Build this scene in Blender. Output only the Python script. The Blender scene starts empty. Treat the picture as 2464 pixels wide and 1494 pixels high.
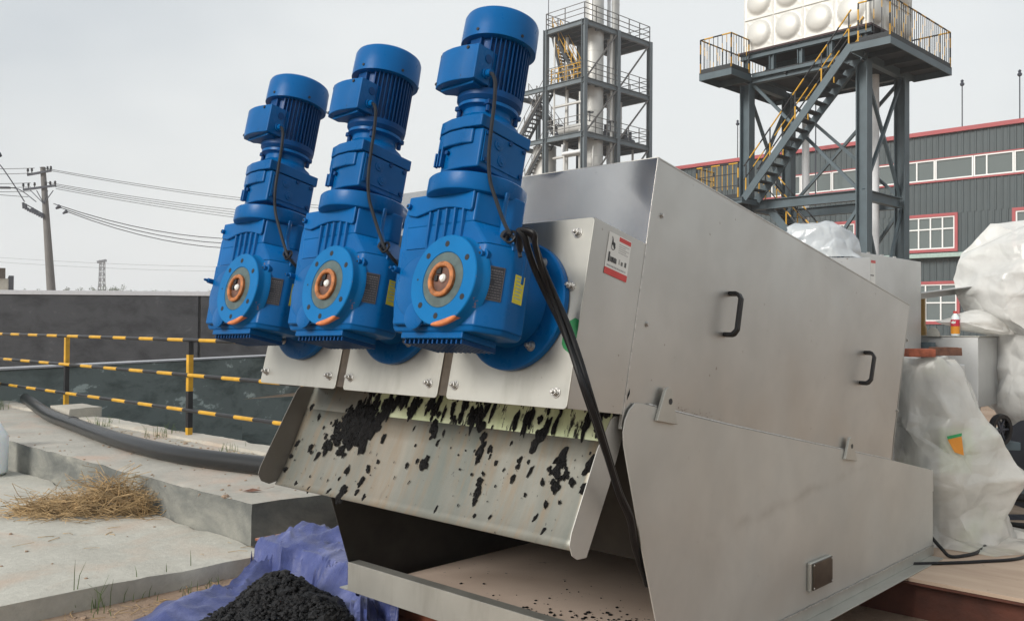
import bpy, bmesh, math, random
from mathutils import Vector, Matrix, noise
R = math.radians
random.seed(7)
S = bpy.context.scene
C = S.collection

# ------------------------------------------------------------------ camera
CAMH = 1.40
cam_d = bpy.data.cameras.new('camera'); cam = bpy.data.objects.new('camera', cam_d); C.objects.link(cam)
cam_d.sensor_width = 36.0; cam_d.lens = 2179.0 / 2464.0 * 36.0
cam_d.clip_start = 0.05; cam_d.clip_end = 5000
F_ = 2179.0; PIT = R(1.0); ROL = R(0.45)
_fw = Vector((0, math.cos(PIT), math.sin(PIT))); _up0 = Vector((0, -math.sin(PIT), math.cos(PIT))); _r0 = Vector((1, 0, 0))
_rt = _r0 * math.cos(ROL) + _up0 * math.sin(ROL); _up = _up0 * math.cos(ROL) - _r0 * math.sin(ROL)
cam.matrix_world = Matrix(((_rt.x, _up.x, -_fw.x, 0), (_rt.y, _up.y, -_fw.y, 0), (_rt.z, _up.z, -_fw.z, CAMH), (0, 0, 0, 1)))
S.camera = cam

# ------------------------------------------------------------------ world: overcast sky
SUN_EL, SUN_AZ = 27, 230      # azimuth measured clockwise from +Y; behind and to the left of the camera
w = bpy.data.worlds.new('World'); S.world = w; w.use_nodes = True
nt = w.node_tree; nt.nodes.clear()
def wn(t): return nt.nodes.new(t)
sky = wn('ShaderNodeTexSky'); sky.sky_type = 'NISHITA'; sky.sun_disc = False
sky.sun_elevation = R(SUN_EL); sky.sun_rotation = R(SUN_AZ); sky.air_density = 1.5; sky.dust_density = 3.0
tc = wn('ShaderNodeTexCoord'); mp = wn('ShaderNodeMapping'); mp.inputs['Scale'].default_value = (1.0, 1.0, 2.2)
nz = wn('ShaderNodeTexNoise'); nz.inputs['Scale'].default_value = 1.25; nz.inputs['Detail'].default_value = 4; nz.inputs['Roughness'].default_value = 0.5
cr = wn('ShaderNodeValToRGB')
cr.color_ramp.elements[0].position = 0.38; cr.color_ramp.elements[0].color = (0.58, 0.63, 0.675, 1)
cr.color_ramp.elements[1].position = 0.61; cr.color_ramp.elements[1].color = (0.86, 0.885, 0.89, 1)
sc = wn('ShaderNodeVectorMath'); sc.operation = 'SCALE'; sc.inputs['Scale'].default_value = 7.9
mx = wn('ShaderNodeMix'); mx.data_type = 'RGBA'; mx.inputs[0].default_value = 0.90
bg = wn('ShaderNodeBackground'); bg.inputs['Strength'].default_value = 0.1
wo = wn('ShaderNodeOutputWorld')
L = nt.links.new
L(tc.outputs['Generated'], mp.inputs['Vector']); L(mp.outputs[0], nz.inputs['Vector']); L(nz.outputs['Fac'], cr.inputs['Fac'])
L(cr.outputs['Color'], sc.inputs[0]); L(sky.outputs['Color'], mx.inputs[6]); L(sc.outputs[0], mx.inputs[7])
L(mx.outputs[2], bg.inputs['Color']); L(bg.outputs[0], wo.inputs['Surface'])

sun_d = bpy.data.lights.new('sun', 'SUN'); sun_d.energy = 2.8; sun_d.angle = R(20); sun_d.color = (1.0, 0.96, 0.9)
sun = bpy.data.objects.new('sun', sun_d); C.objects.link(sun)
_az = R(SUN_AZ); _el = R(SUN_EL)
_sd = Vector((math.sin(_az) * math.cos(_el), math.cos(_az) * math.cos(_el), math.sin(_el)))
sun.rotation_euler = _sd.to_track_quat('Z', 'Y').to_euler()
S.view_settings.view_transform = 'Standard'; S.view_settings.look = 'None'
S.view_settings.exposure = 0.40; S.view_settings.gamma = 1.0; S.view_settings.use_curve_mapping = False
S.render.engine = 'CYCLES'; S.cycles.max_bounces = 8; S.cycles.volume_bounces = 2; S.cycles.transparent_max_bounces = 12

# ------------------------------------------------------------------ helpers
class MB:
    def __init__(s): s.v = []; s.f = []; s.mi = []
    def add(s, vs, fs, M=None, m=0):
        o = len(s.v)
        for p in vs:
            p = Vector(p)
            s.v.append(M @ p if M is not None else p)
        for f in fs: s.f.append(tuple(i + o for i in f)); s.mi.append(m)
        return s
    def box(s, x0, x1, y0, y1, z0, z1, M=None, m=0):
        vs = [(x, y, z) for z in (z0, z1) for y in (y0, y1) for x in (x0, x1)]
        return s.add(vs, [(0, 2, 3, 1), (4, 5, 7, 6), (0, 1, 5, 4), (1, 3, 7, 5), (3, 2, 6, 7), (2, 0, 4, 6)], M, m)
    def prism(s, poly, a0, a1, ax='x', M=None, m=0):
        """poly in the other two axes (cyclic order kept as given), extruded along ax"""
        n = len(poly)
        def P(q, a):
            return (a, q[0], q[1]) if ax == 'x' else ((q[0], a, q[1]) if ax == 'y' else (q[0], q[1], a))
        vs = [P(q, a0) for q in poly] + [P(q, a1) for q in poly]
        fs = [tuple(range(n - 1, -1, -1)), tuple(range(n, 2 * n))]
        fs += [(i, (i + 1) % n, n + (i + 1) % n, n + i) for i in range(n)]
        return s.add(vs, fs, M, m)
    def frust(s, p0, p1, r0, r1=None, n=16, cap=True, M=None, m=0):
        p0 = Vector(p0); p1 = Vector(p1); r1 = r0 if r1 is None else r1
        d = (p1 - p0).normalized(); a = d.orthogonal().normalized(); b = d.cross(a)
        vs = [p + (a * math.cos(t) + b * math.sin(t)) * r for p, r in ((p0, r0), (p1, r1)) for t in [2 * math.pi * i / n for i in range(n)]]
        fs = [(i, (i + 1) % n, n + (i + 1) % n, n + i) for i in range(n)]
        if cap: fs += [tuple(range(n - 1, -1, -1)), tuple(range(n, 2 * n))]
        return s.add(vs, fs, M, m)
    def lathe(s, prof, n=32, M=None, m=0, close=False):
        """prof: (r, h) pairs about the local z axis"""
        k = len(prof); vs = []
        for (r, h) in prof:
            for i in range(n):
                t = 2 * math.pi * i / n; vs.append((r * math.cos(t), r * math.sin(t), h))
        fs = [(j * n + i, j * n + (i + 1) % n, (j + 1) * n + (i + 1) % n, (j + 1) * n + i) for j in range(k - 1) for i in range(n)]
        if not close:
            if prof[0][0] > 1e-5: fs.append(tuple(range(n - 1, -1, -1)))
            if prof[-1][0] > 1e-5: fs.append(tuple((k - 1) * n + i for i in range(n)))
        return s.add(vs, fs, M, m)
    def tube(s, pts, r, n=8, M=None, m=0, smooth_n=0):
        pts = [Vector(p) for p in pts]
        if smooth_n: pts = catmull(pts, smooth_n)
        rs = r if isinstance(r, (list, tuple)) else [r] * len(pts)
        if len(rs) != len(pts): rs = [rs[0] + (rs[-1] - rs[0]) * i / (len(pts) - 1) for i in range(len(pts))]
        k = len(pts); vs = []; prev = None
        for i, p in enumerate(pts):
            d = (pts[min(i + 1, k - 1)] - pts[max(i - 1, 0)])
            d = d.normalized() if d.length > 1e-9 else Vector((0, 0, 1))
            a = d.orthogonal().normalized() if prev is None else (prev - d * prev.dot(d)).normalized()
            prev = a; b = d.cross(a)
            vs += [p + (a * math.cos(2 * math.pi * j / n) + b * math.sin(2 * math.pi * j / n)) * rs[i] for j in range(n)]
        fs = [(i * n + j, i * n + (j + 1) % n, (i + 1) * n + (j + 1) % n, (i + 1) * n + j) for i in range(k - 1) for j in range(n)]
        fs += [tuple(range(n - 1, -1, -1)), tuple((k - 1) * n + j for j in range(n))]
        return s.add(vs, fs, M, m)
    def bar(s, p0, p1, w, h, M=None, m=0, up=(0, 0, 1)):
        p0 = Vector(p0); p1 = Vector(p1); d = (p1 - p0).normalized(); u = Vector(up)
        if abs(d.dot(u)) > 0.99: u = Vector((0, 1, 0))
        a = d.cross(u).normalized(); b = a.cross(d)
        vs = [p + a * (sx * w / 2) + b * (sz * h / 2) for p in (p0, p1) for sx, sz in ((-1, -1), (1, -1), (1, 1), (-1, 1))]
        return s.add(vs, [(3, 2, 1, 0), (4, 5, 6, 7), (0, 1, 5, 4), (1, 2, 6, 5), (2, 3, 7, 6), (3, 0, 4, 7)], M, m)
    def ibeam(s, p0, p1, w, h, t=0.012, M=None, m=0, up=(0, 0, 1)):
        p0 = Vector(p0); p1 = Vector(p1); d = (p1 - p0).normalized(); u = Vector(up)
        if abs(d.dot(u)) > 0.99: u = Vector((0, 1, 0))
        a = d.cross(u).normalized(); b = a.cross(d); q = t / 2
        pr = [(-w/2, -h/2), (w/2, -h/2), (w/2, -h/2 + t), (q, -h/2 + t), (q, h/2 - t), (w/2, h/2 - t), (w/2, h/2), (-w/2, h/2), (-w/2, h/2 - t), (-q, h/2 - t), (-q, -h/2 + t), (-w/2, -h/2 + t)]
        vs = [p + a * x + b * z for p in (p0, p1) for x, z in pr]; n = 12
        fs = [tuple(range(n - 1, -1, -1)), tuple(range(n, 2 * n))] + [(i, (i + 1) % n, n + (i + 1) % n, n + i) for i in range(n)]
        return s.add(vs, fs, M, m)
    def mesh(s, name, mats, ang=32):
        me = bpy.data.meshes.new(name); me.from_pydata([tuple(p) for p in s.v], [], s.f)
        for m in (mats if isinstance(mats, (list, tuple)) else [mats]): me.materials.append(m)
        if any(s.mi): me.polygons.foreach_set('material_index', s.mi)
        bm = bmesh.new(); bm.from_mesh(me); bmesh.ops.recalc_face_normals(bm, faces=bm.faces); bm.to_mesh(me); bm.free()
        if ang > 0:
            me.polygons.foreach_set('use_smooth', [True] * len(me.polygons)); me.set_sharp_from_angle(angle=R(ang))
        me.update(); return me
    def build(s, name, mats, parent=None, bevel=0, ang=32, seg=2, **k):
        o = bpy.data.objects.new(name, s.mesh(name, mats, ang)); C.objects.link(o)
        if parent is not None: o.parent = parent
        if bevel:
            b = o.modifiers.new('bevel', 'BEVEL'); b.width = bevel; b.segments = seg; b.limit_method = 'ANGLE'; b.angle_limit = R(35); b.harden_normals = True
        for kk, vv in k.items(): o[kk] = vv
        return o
def catmull(P, n):
    out = []
    for i in range(len(P) - 1):
        p0 = P[max(i - 1, 0)]; p1 = P[i]; p2 = P[i + 1]; p3 = P[min(i + 2, len(P) - 1)]
        for j in range(n):
            t = j / n
            out.append(0.5 * ((2 * p1) + (p2 - p0) * t + (2 * p0 - 5 * p1 + 4 * p2 - p3) * t * t + (3 * p1 - p0 - 3 * p2 + p3) * t ** 3))
    out.append(P[-1]); return out
def tag(o, label=None, cat=None, group=None, kind=None):
    if label: o['label'] = label
    if cat: o['category'] = cat
    if group: o['group'] = group
    if kind: o['kind'] = kind
    return o
def empty(name, M, label=None, cat=None, group=None):
    o = bpy.data.objects.new(name, None); C.objects.link(o); o.empty_display_size = 0.1
    o.matrix_world = M if isinstance(M, Matrix) else Matrix.Translation(M)
    return tag(o, label, cat, group)
def copy_tree(o, parent=None):
    c = o.copy(); C.objects.link(c); c.parent = parent
    for ch in [k for k in bpy.data.objects if k.parent == o]: copy_tree(ch, c)
    return c
def dup(o, parent, M=None):
    c = bpy.data.objects.new(o.name.split('.')[0], o.data); C.objects.link(c); c.parent = parent
    for m in o.modifiers:
        if m.type == 'BEVEL':
            b = c.modifiers.new('bevel', 'BEVEL'); b.width = m.width; b.segments = m.segments; b.limit_method = 'ANGLE'; b.angle_limit = m.angle_limit; b.harden_normals = True
    if M is not None: c.matrix_local = M
    return c
T = Matrix.Translation
def RotX(a): return Matrix.Rotation(R(a), 4, 'X')
def RotY(a): return Matrix.Rotation(R(a), 4, 'Y')
def RotZ(a): return Matrix.Rotation(R(a), 4, 'Z')
def arc(cx, cy, r, a0, a1, n): return [(cx + r * math.cos(R(a0 + (a1 - a0) * i / n)), cy + r * math.sin(R(a0 + (a1 - a0) * i / n))) for i in range(n + 1)]

# ------------------------------------------------------------------ materials
class NT:
    def __init__(s, name):
        s.mat = bpy.data.materials.new(name); s.mat.use_nodes = True; s.nt = s.mat.node_tree
        s.b = s.nt.nodes['Principled BSDF']; s.out = s.nt.nodes['Material Output']
        s.tc = s.nt.nodes.new('ShaderNodeTexCoord')
    def N(s, t, **k):
        n = s.nt.nodes.new(t)
        for a, v in k.items():
            if hasattr(n, a): setattr(n, a, v)
            else: n.inputs[a].default_value = v
        return n
    def L(s, a, b): s.nt.links.new(a, b)
    def coord(s, scale=(1, 1, 1), rot=(0, 0, 0)):
        m = s.N('ShaderNodeMapping'); m.inputs['Scale'].default_value = scale; m.inputs['Rotation'].default_value = rot
        s.L(s.tc.outputs['Object'], m.inputs['Vector']); return m.outputs[0]
    def noise(s, scale, detail=5, rough=0.55, stretch=(1, 1, 1), rot=(0, 0, 0), dist=0.0):
        n = s.N('ShaderNodeTexNoise', Scale=scale, Detail=detail, Roughness=rough, Distortion=dist)
        s.L(s.coord(stretch, rot), n.inputs['Vector']); return n.outputs['Fac']
    def ramp(s, fac, stops):
        r = s.N('ShaderNodeValToRGB'); e = r.color_ramp.elements
        while len(e) < len(stops): e.new(0.5)
        for el, (p, c) in zip(e, stops):
            el.position = p; el.color = (c, c, c, 1) if isinstance(c, (int, float)) else (*c, 1)
        s.L(fac, r.inputs['Fac']); return r.outputs['Color']
    def mix(s, f, a, b, mode='MIX'):
        m = s.N('ShaderNodeMix'); m.data_type = 'RGBA'; m.blend_type = mode
        for sock, v in ((m.inputs[0], f), (m.inputs[6], a), (m.inputs[7], b)):
            if isinstance(v, bpy.types.NodeSocket): s.L(v, sock)
            elif isinstance(v, (int, float)): sock.default_value = v if sock.type == 'VALUE' else (v, v, v, 1)
            else: sock.default_value = (*v, 1)
        return m.outputs[2]
    def set(s, **k):
        for a, v in k.items():
            i = s.b.inputs[a.replace('_', ' ')]
            if isinstance(v, bpy.types.NodeSocket): s.L(v, i)
            elif isinstance(v, tuple) and len(v) == 3: i.default_value = (*v, 1)
            else: i.default_value = v
        return s
    def bump(s, h, strength=0.3, dist=0.01):
        b = s.N('ShaderNodeBump', Strength=strength, Distance=dist); s.L(h, b.inputs['Height'])
        s.L(b.outputs[0], s.b.inputs['Normal']); return s
def flat(name, col, rough=0.5, metal=0.0, var=0.12, scale=8, bump=0.0, **k):
    n = NT(name); f = n.noise(scale, 6)
    c = n.mix(n.ramp(f, [(0.3, 0.0), (0.7, 1.0)]), tuple(x * (1 - var) for x in col), tuple(min(1, x * (1 + var)) for x in col))
    n.set(Base_Color=c, Roughness=rough, Metallic=metal, **k)
    if bump: n.bump(n.noise(scale * 6, 4), bump, 0.01)
    return n.mat
m_ = {}
# castings: thick glossy blue enamel with a little orange peel
def blue(name, col, rough):
    n = NT(name)
    f = n.noise(5, 6); g = n.noise(55, 4, 0.7)
    c = n.mix(n.ramp(f, [(0.35, 0.0), (0.75, 1.0)]), tuple(x * 0.82 for x in col), tuple(x * 1.12 for x in col))
    dust = n.ramp(g, [(0.66, 0.0), (0.85, 0.10)])
    c = n.mix(dust, c, (0.16, 0.24, 0.34))
    n.set(Base_Color=c, Roughness=n.ramp(n.noise(12, 5), [(0.3, rough - 0.08), (0.8, rough + 0.14)]), Coat_Weight=0.0, Specular_IOR_Level=0.16)
    n.bump(n.noise(90, 3, 0.6), 0.10, 0.004); return n.mat
m_['blue'] = blue('blue_enamel', (0.0, 0.092, 0.285), 0.32)
m_['blue2'] = blue('blue_motor_paint', (0.0, 0.046, 0.165), 0.36)
def worn_hub():
    n = NT('hub_face_paint'); f = n.noise(7, 5); ch = n.noise(16, 6, 0.7)
    c = n.mix(n.ramp(f, [(0.3, 0.0), (0.8, 1.0)]), (0.0, 0.115, 0.31), (0.001, 0.135, 0.36))
    c = n.mix(n.ramp(ch, [(0.66, 0.0), (0.69, 1.0)]), c, (0.30, 0.15, 0.09))
    n.set(Base_Color=c, Roughness=0.38, Specular_IOR_Level=0.16); return n.mat
m_['hub'] = worn_hub()
m_['orange'] = flat('orange_primer', (0.36, 0.125, 0.035), 0.6, var=0.55, scale=38, bump=0.3)
m_['chip'] = flat('orange_chipped_primer', (0.52, 0.17, 0.06), 0.6, var=0.2, scale=40)
m_['ring'] = flat('greasy_grey_seal', (0.055, 0.085, 0.085), 0.5, var=0.35, scale=25)
m_['shaftin'] = flat('rusty_bore', (0.10, 0.045, 0.03), 0.6, var=0.5, scale=30)
m_['hole'] = flat('dark_hole', (0.006, 0.006, 0.008), 0.7)
m_['zinc'] = flat('zinc_steel', (0.5, 0.49, 0.47), 0.32, 1.0, var=0.25, scale=60, bump=0.2)
m_['yellow'] = flat('yellow_sticker', (0.62, 0.55, 0.04), 0.5, var=0.15, scale=60)
m_['white'] = flat('white_print', (0.68, 0.69, 0.66), 0.45, var=0.06)
m_['red'] = flat('red_print', (0.55, 0.045, 0.04), 0.45, var=0.1)
m_['ink'] = flat('black_ink', (0.02, 0.02, 0.022), 0.5)
m_['inkgrey'] = flat('grey_ink', (0.28, 0.29, 0.29), 0.5)
m_['plate'] = flat('black_nameplate', (0.02, 0.02, 0.025), 0.35, 0.4)
m_['platelet'] = flat('nameplate_lettering', (0.11, 0.10, 0.10), 0.4, 0.5)
m_['rubber'] = flat('black_rubber', (0.006, 0.006, 0.007), 0.42, var=0.3, scale=20, Specular_IOR_Level=0.25)
m_['cable'] = flat('grey_black_cable', (0.016, 0.018, 0.022), 0.45, var=0.3, scale=20, Specular_IOR_Level=0.2)
m_['handle'] = flat('black_plastic', (0.007, 0.007, 0.008), 0.4, Specular_IOR_Level=0.25)
def steel(name, col=(0.54, 0.52, 0.49), rough=0.38, metal=0.8, dirt=0.0, patches=False, grain=(1, 1, 60)):
    n = NT(name)
    f = n.noise(1.6, 5, 0.55, dist=0.3); g = n.noise(9, 6, 0.6)
    c = n.mix(n.ramp(f, [(0.3, 0.0), (0.72, 1.0)]), tuple(x * 0.86 for x in col), tuple(min(1, x * 1.07) for x in col))
    c = n.mix(n.ramp(g, [(0.45, 0.0), (0.75, 0.25)]), c, tuple(x * 0.8 for x in col))
    sp = n.noise(38, 3, 0.5)
    c = n.mix(n.ramp(sp, [(0.74, 0.0), (0.76, 0.6)]), c, (0.16, 0.12, 0.09))
    if dirt:
        d = n.noise(3.2, 8, 0.7, stretch=(2.2, 1, 0.5))
        c = n.mix(n.ramp(d, [(0.50, 0.0), (0.78, dirt)]), c, (0.16, 0.14, 0.10))
    if name == 'tank_stainless':      # a long rubbed scuff running up the plate
        sp_ = n.N('ShaderNodeSeparateXYZ'); n.L(n.tc.outputs['Object'], sp_.inputs[0])
        li = n.N('ShaderNodeMath', operation='MULTIPLY_ADD'); n.L(sp_.outputs['Y'], li.inputs[0]); li.inputs[1].default_value = -0.078; n.L(sp_.outputs['Z'], li.inputs[2])
        l2 = n.N('ShaderNodeMath', operation='MULTIPLY_ADD'); n.L(n.noise(3.0, 5, 0.6), l2.inputs[0]); l2.inputs[1].default_value = 0.10; n.L(li.outputs[0], l2.inputs[2])
        l3 = n.N('ShaderNodeMath', operation='SUBTRACT'); n.L(l2.outputs[0], l3.inputs[0]); l3.inputs[1].default_value = 0.569
        l4 = n.N('ShaderNodeMath', operation='ABSOLUTE'); n.L(l3.outputs[0], l4.inputs[0])
        band = n.mix(1.0, n.ramp(l4.outputs[0], [(0.0, 1.0), (0.035, 0.0)]), n.ramp(n.noise(2.6, 4, 0.6), [(0.45, 0.0), (0.65, 0.3)]), 'MULTIPLY')
        c = n.mix(band, c, (0.22, 0.19, 0.155))
    br = n.noise(70, 3, 0.7, stretch=grain)
    ro = n.ramp(n.noise(2.3, 6, 0.6), [(0.3, rough - 0.07), (0.7, rough + 0.10)])
    if patches:
        p = n.noise(1.5, 2, 0.4, dist=0.6)
        ro = n.ramp(p, [(0.46, rough), (0.50, rough * 0.45)])
    n.set(Base_Color=c, Roughness=ro, Metallic=metal)
    bk = n.noise(1.3, 2, 0.5); ad = n.N('ShaderNodeMath', operation='MULTIPLY_ADD'); n.L(bk, ad.inputs[0]); ad.inputs[1].default_value = 6.0; n.L(br, ad.inputs[2])
    n.bump(ad.outputs[0], 0.22, 0.0012); return n.mat
m_['steel'] = steel('brushed_stainless', (0.49, 0.485, 0.46), 0.36, 0.8, grain=(60, 1, 1))
m_['steel_tank'] = steel('tank_stainless', (0.53, 0.525, 0.49), 0.46, 0.55)
m_['steel_hood'] = steel('hood_stainless', (0.55, 0.55, 0.55), 0.25, 0.9, patches=True)
m_['steel_plate'] = steel('plate_stainless', (0.47, 0.465, 0.425), 0.40, 0.65, dirt=0.35)
m_['steel_rear'] = steel('rear_stainless', (0.50, 0.51, 0.51), 0.42, 0.7)
m_['steel_dark'] = flat('tank_shade_steel', (0.022, 0.020, 0.016), 0.6, 0.0, var=0.4, scale=9)  # near-black colour stands in for the shade inside the tank
m_['steel_shade'] = steel('shaded_inner_steel', (0.20, 0.19, 0.175), 0.5, 0.5, dirt=0.8)  # darker copy of the steel: shade put into the colour, dirt over it
def chute_mat():
    n = NT('chute_stained_steel')
    f = n.noise(2.0, 6, 0.6, stretch=(2.4, 0.6, 0.6))
    c = n.ramp(f, [(0.28, (0.13, 0.15, 0.135)), (0.5, (0.19, 0.19, 0.165)), (0.75, (0.27, 0.265, 0.23))])
    st = n.noise(6, 7, 0.65, stretch=(3.0, 0.45, 0.45))
    c = n.mix(n.ramp(st, [(0.48, 0.0), (0.70, 0.75)]), c, (0.23, 0.165, 0.10))
    w2_ = n.noise(1.1, 4, 0.6, stretch=(2.0, 0.4, 0.4)); c = n.mix(n.ramp(w2_, [(0.55, 0.0), (0.70, 0.35)]), c, (0.28, 0.20, 0.13))
    sm = n.noise(7, 8, 0.7, stretch=(2.6, 0.5, 0.5)); c = n.mix(n.ramp(sm, [(0.60, 0.0), (0.72, 0.6)]), c, (0.10, 0.10, 0.09))
    sp = n.noise(34, 4, 0.6, stretch=(1.3, 0.6, 0.6))
    c = n.mix(n.ramp(sp, [(0.685, 0.0), (0.71, 0.9)]), c, (0.02, 0.02, 0.018))
    n.set(Base_Color=c, Roughness=0.42, Metallic=0.35); n.bump(n.noise(40, 4), 0.15, 0.004); return n.mat
m_['chute'] = chute_mat()
def apron_mat():
    n = NT('apron_glow_stained_steel')
    f = n.noise(5, 6, 0.6, stretch=(2.0, 0.5, 0.7))
    c = n.ramp(f, [(0.3, (0.45, 0.52, 0.30)), (0.5, (0.68, 0.76, 0.48)), (0.75, (0.80, 0.86, 0.62))])  # bright pale green stands in for light reflected under the box
    d = n.noise(9, 8, 0.72, stretch=(2.4, 0.6, 0.7))
    c = n.mix(n.ramp(d, [(0.56, 0.0), (0.60, 1.0)]), c, (0.015, 0.015, 0.014))
    n.set(Base_Color=c, Roughness=0.3, Metallic=0.2); return n.mat
m_['apron'] = apron_mat()
m_['sludge'] = flat('black_sludge', (0.003, 0.003, 0.0035), 0.5, var=0.5, scale=30, bump=0.8, Specular_IOR_Level=0.2)
m_['sludge_lump'] = flat('dry_black_sludge', (0.011, 0.011, 0.012), 0.6, var=0.7, scale=14, bump=0.8, Specular_IOR_Level=0.2)
m_['green'] = flat('green_spray_paint', (0.01, 0.17, 0.05), 0.5)
m_['brownplate'] = flat('bare_brown_plate', (0.085, 0.068, 0.052), 0.35, 0.5, var=0.3, scale=14)
def concrete(name, a, b, dust=None, stain=0.0, scale=1.3, bump=0.35, crack=False):
    n = NT(name); f = n.noise(scale, 8, 0.6, dist=0.4); g = n.noise(scale * 14, 6, 0.65)
    c = n.mix(n.ramp(f, [(0.3, 0.0), (0.7, 1.0)]), a, b)
    c = n.mix(n.ramp(g, [(0.35, 0.35), (0.7, 0.0)]), c, tuple(x * 0.7 for x in a))
    if dust:
        d = n.noise(scale * 0.7, 6, 0.6, dist=0.8)
        c = n.mix(n.ramp(d, [(0.50, 0.0), (0.66, 0.75)]), c, dust)
    if stain:
        d = n.noise(scale * 2.6, 8, 0.7)
        c = n.mix(n.ramp(d, [(0.55, 0.0), (0.66, stain)]), c, (0.05, 0.05, 0.048))
    n.set(Base_Color=c, Roughness=0.88); n.bump(n.noise(scale * 22, 8, 0.7), bump, 0.02); return n.mat
m_['slab'] = concrete('pale_slab_concrete', (0.40, 0.385, 0.335), (0.56, 0.545, 0.48), (0.47, 0.37, 0.29), bump=0.4)
m_['ledge_top'] = concrete('dusty_ledge_concrete', (0.34, 0.325, 0.285), (0.48, 0.455, 0.40), (0.45, 0.34, 0.27))
m_['rim'] = concrete('pale_rim_concrete', (0.42, 0.395, 0.34), (0.52, 0.49, 0.43), (0.44, 0.34, 0.26))
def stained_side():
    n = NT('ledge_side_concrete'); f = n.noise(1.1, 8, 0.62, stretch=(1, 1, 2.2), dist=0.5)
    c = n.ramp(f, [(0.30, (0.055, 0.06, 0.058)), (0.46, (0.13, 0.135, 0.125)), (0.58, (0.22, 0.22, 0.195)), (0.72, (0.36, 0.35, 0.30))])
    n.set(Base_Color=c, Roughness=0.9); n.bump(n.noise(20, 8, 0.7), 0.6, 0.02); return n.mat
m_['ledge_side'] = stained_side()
def mottled(name, lo, mid, hi, sc=0.5, t=(0.35, 0.55, 0.68, 0.72), st=(1, 1, 1.6)):
    n = NT(name); f = n.noise(sc, 9, 0.68, stretch=st, dist=0.3)
    c = n.ramp(f, [(t[0], lo), (t[1], mid), (t[2], mid), (t[3], hi)])
    n.set(Base_Color=c, Roughness=0.9); n.bump(n.noise(sc * 30, 6, 0.7), 0.3, 0.02); return n.mat
m_['darkwall'] = mottled('sooty_wall_render', (0.019, 0.020, 0.024), (0.040, 0.042, 0.047), (0.085, 0.09, 0.095), 1.3, (0.36, 0.54, 0.60, 0.70))
m_['pitwall'] = mottled('mossy_pit_concrete', (0.06, 0.078, 0.072), (0.145, 0.175, 0.168), (0.40, 0.46, 0.44), 0.8, (0.35, 0.52, 0.60, 0.64), (1, 1, 2.4))
m_['walltop'] = concrete('wall_capping', (0.42, 0.43, 0.45), (0.5, 0.5, 0.52))
m_['pitfloor'] = flat('pit_silt', (0.035, 0.036, 0.033), 0.5, var=0.5, scale=1.5)
def soil():
    n = NT('sandy_soil'); f = n.noise(0.9, 8, 0.6); g = n.noise(14, 8, 0.7)
    c = n.ramp(f, [(0.3, (0.27, 0.18, 0.12)), (0.55, (0.36, 0.26, 0.185)), (0.75, (0.42, 0.33, 0.25))])
    c = n.mix(n.ramp(g, [(0.55, 0.0), (0.68, 0.6)]), c, (0.14, 0.10, 0.075))
    n.set(Base_Color=c, Roughness=0.95); n.bump(n.noise(26, 9, 0.72), 0.8, 0.03); return n.mat
m_['soil'] = soil()
def ply():
    n = NT('dusty_plywood'); f = n.noise(1.4, 7, 0.6, stretch=(0.6, 3, 1)); g = n.noise(22, 6, 0.7)
    c = n.ramp(f, [(0.3, (0.36, 0.26, 0.19)), (0.6, (0.47, 0.36, 0.27)), (0.8, (0.53, 0.43, 0.34))])
    c = n.mix(n.ramp(g, [(0.64, 0.0), (0.70, 0.7)]), c, (0.10, 0.07, 0.05))
    n.set(Base_Color=c, Roughness=0.8); n.bump(n.noise(18, 6, 0.7, stretch=(0.4, 4, 1)), 0.25, 0.01); return n.mat
m_['ply'] = ply()
def innerply():
    n = NT('brown_sheet'); f = n.noise(1.8, 7, 0.6, dist=0.6); g = n.noise(26, 6, 0.7); h = n.noise(5.5, 8, 0.72, dist=1.2)
    c = n.ramp(f, [(0.3, (0.60, 0.47, 0.38)), (0.7, (0.74, 0.60, 0.50))])
    c = n.mix(n.ramp(g, [(0.66, 0.0), (0.69, 0.9)]), c, (0.025, 0.02, 0.018))
    c = n.mix(n.ramp(h, [(0.655, 0.0), (0.69, 0.9)]), c, (0.03, 0.022, 0.02))
    n.set(Base_Color=c, Roughness=0.55); return n.mat
m_['innerply'] = innerply()
m_['rust'] = flat('red_oxide_steel', (0.20, 0.058, 0.026), 0.7, 0.1, var=0.4, scale=6, bump=0.4)
m_['rustdark'] = flat('dark_rusty_steel', (0.085, 0.026, 0.015), 0.75, 0.1, var=0.4, scale=5, bump=0.4)
m_['rusttop'] = flat('dusty_oxide_flange', (0.34, 0.19, 0.14), 0.8, var=0.25, scale=6, bump=0.3)
m_['pyel'] = flat('yellow_rail_paint', (0.55, 0.30, 0.015), 0.4, var=0.15, scale=10)
m_['pblk'] = flat('black_rail_paint', (0.014, 0.014, 0.016), 0.4)
m_['pipe'] = NT('black_poly_pipe').set(Base_Color=(0.012, 0.013, 0.014), Roughness=0.3, Specular_IOR_Level=0.4).mat
m_['brick'] = flat('red_brick', (0.26, 0.075, 0.04), 0.9, var=0.4, scale=18, bump=0.7)
m_['brick2'] = flat('dirty_brown_brick', (0.12, 0.055, 0.035), 0.9, var=0.4, scale=18, bump=0.7)
m_['sgrey'] = flat('blue_grey_steel_paint', (0.065, 0.095, 0.112), 0.5, var=0.15, scale=2)
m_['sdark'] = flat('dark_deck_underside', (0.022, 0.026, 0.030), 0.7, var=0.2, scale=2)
m_['tgrey'] = flat('tower_frame_paint', (0.11, 0.135, 0.15), 0.55, var=0.15, scale=1)
m_['vessel'] = flat('aluminium_lagging', (0.50, 0.50, 0.48), 0.5, 0.3, var=0.08, scale=0.6)
m_['wpipe'] = flat('white_downpipe', (0.66, 0.68, 0.70), 0.45, var=0.05)
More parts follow.
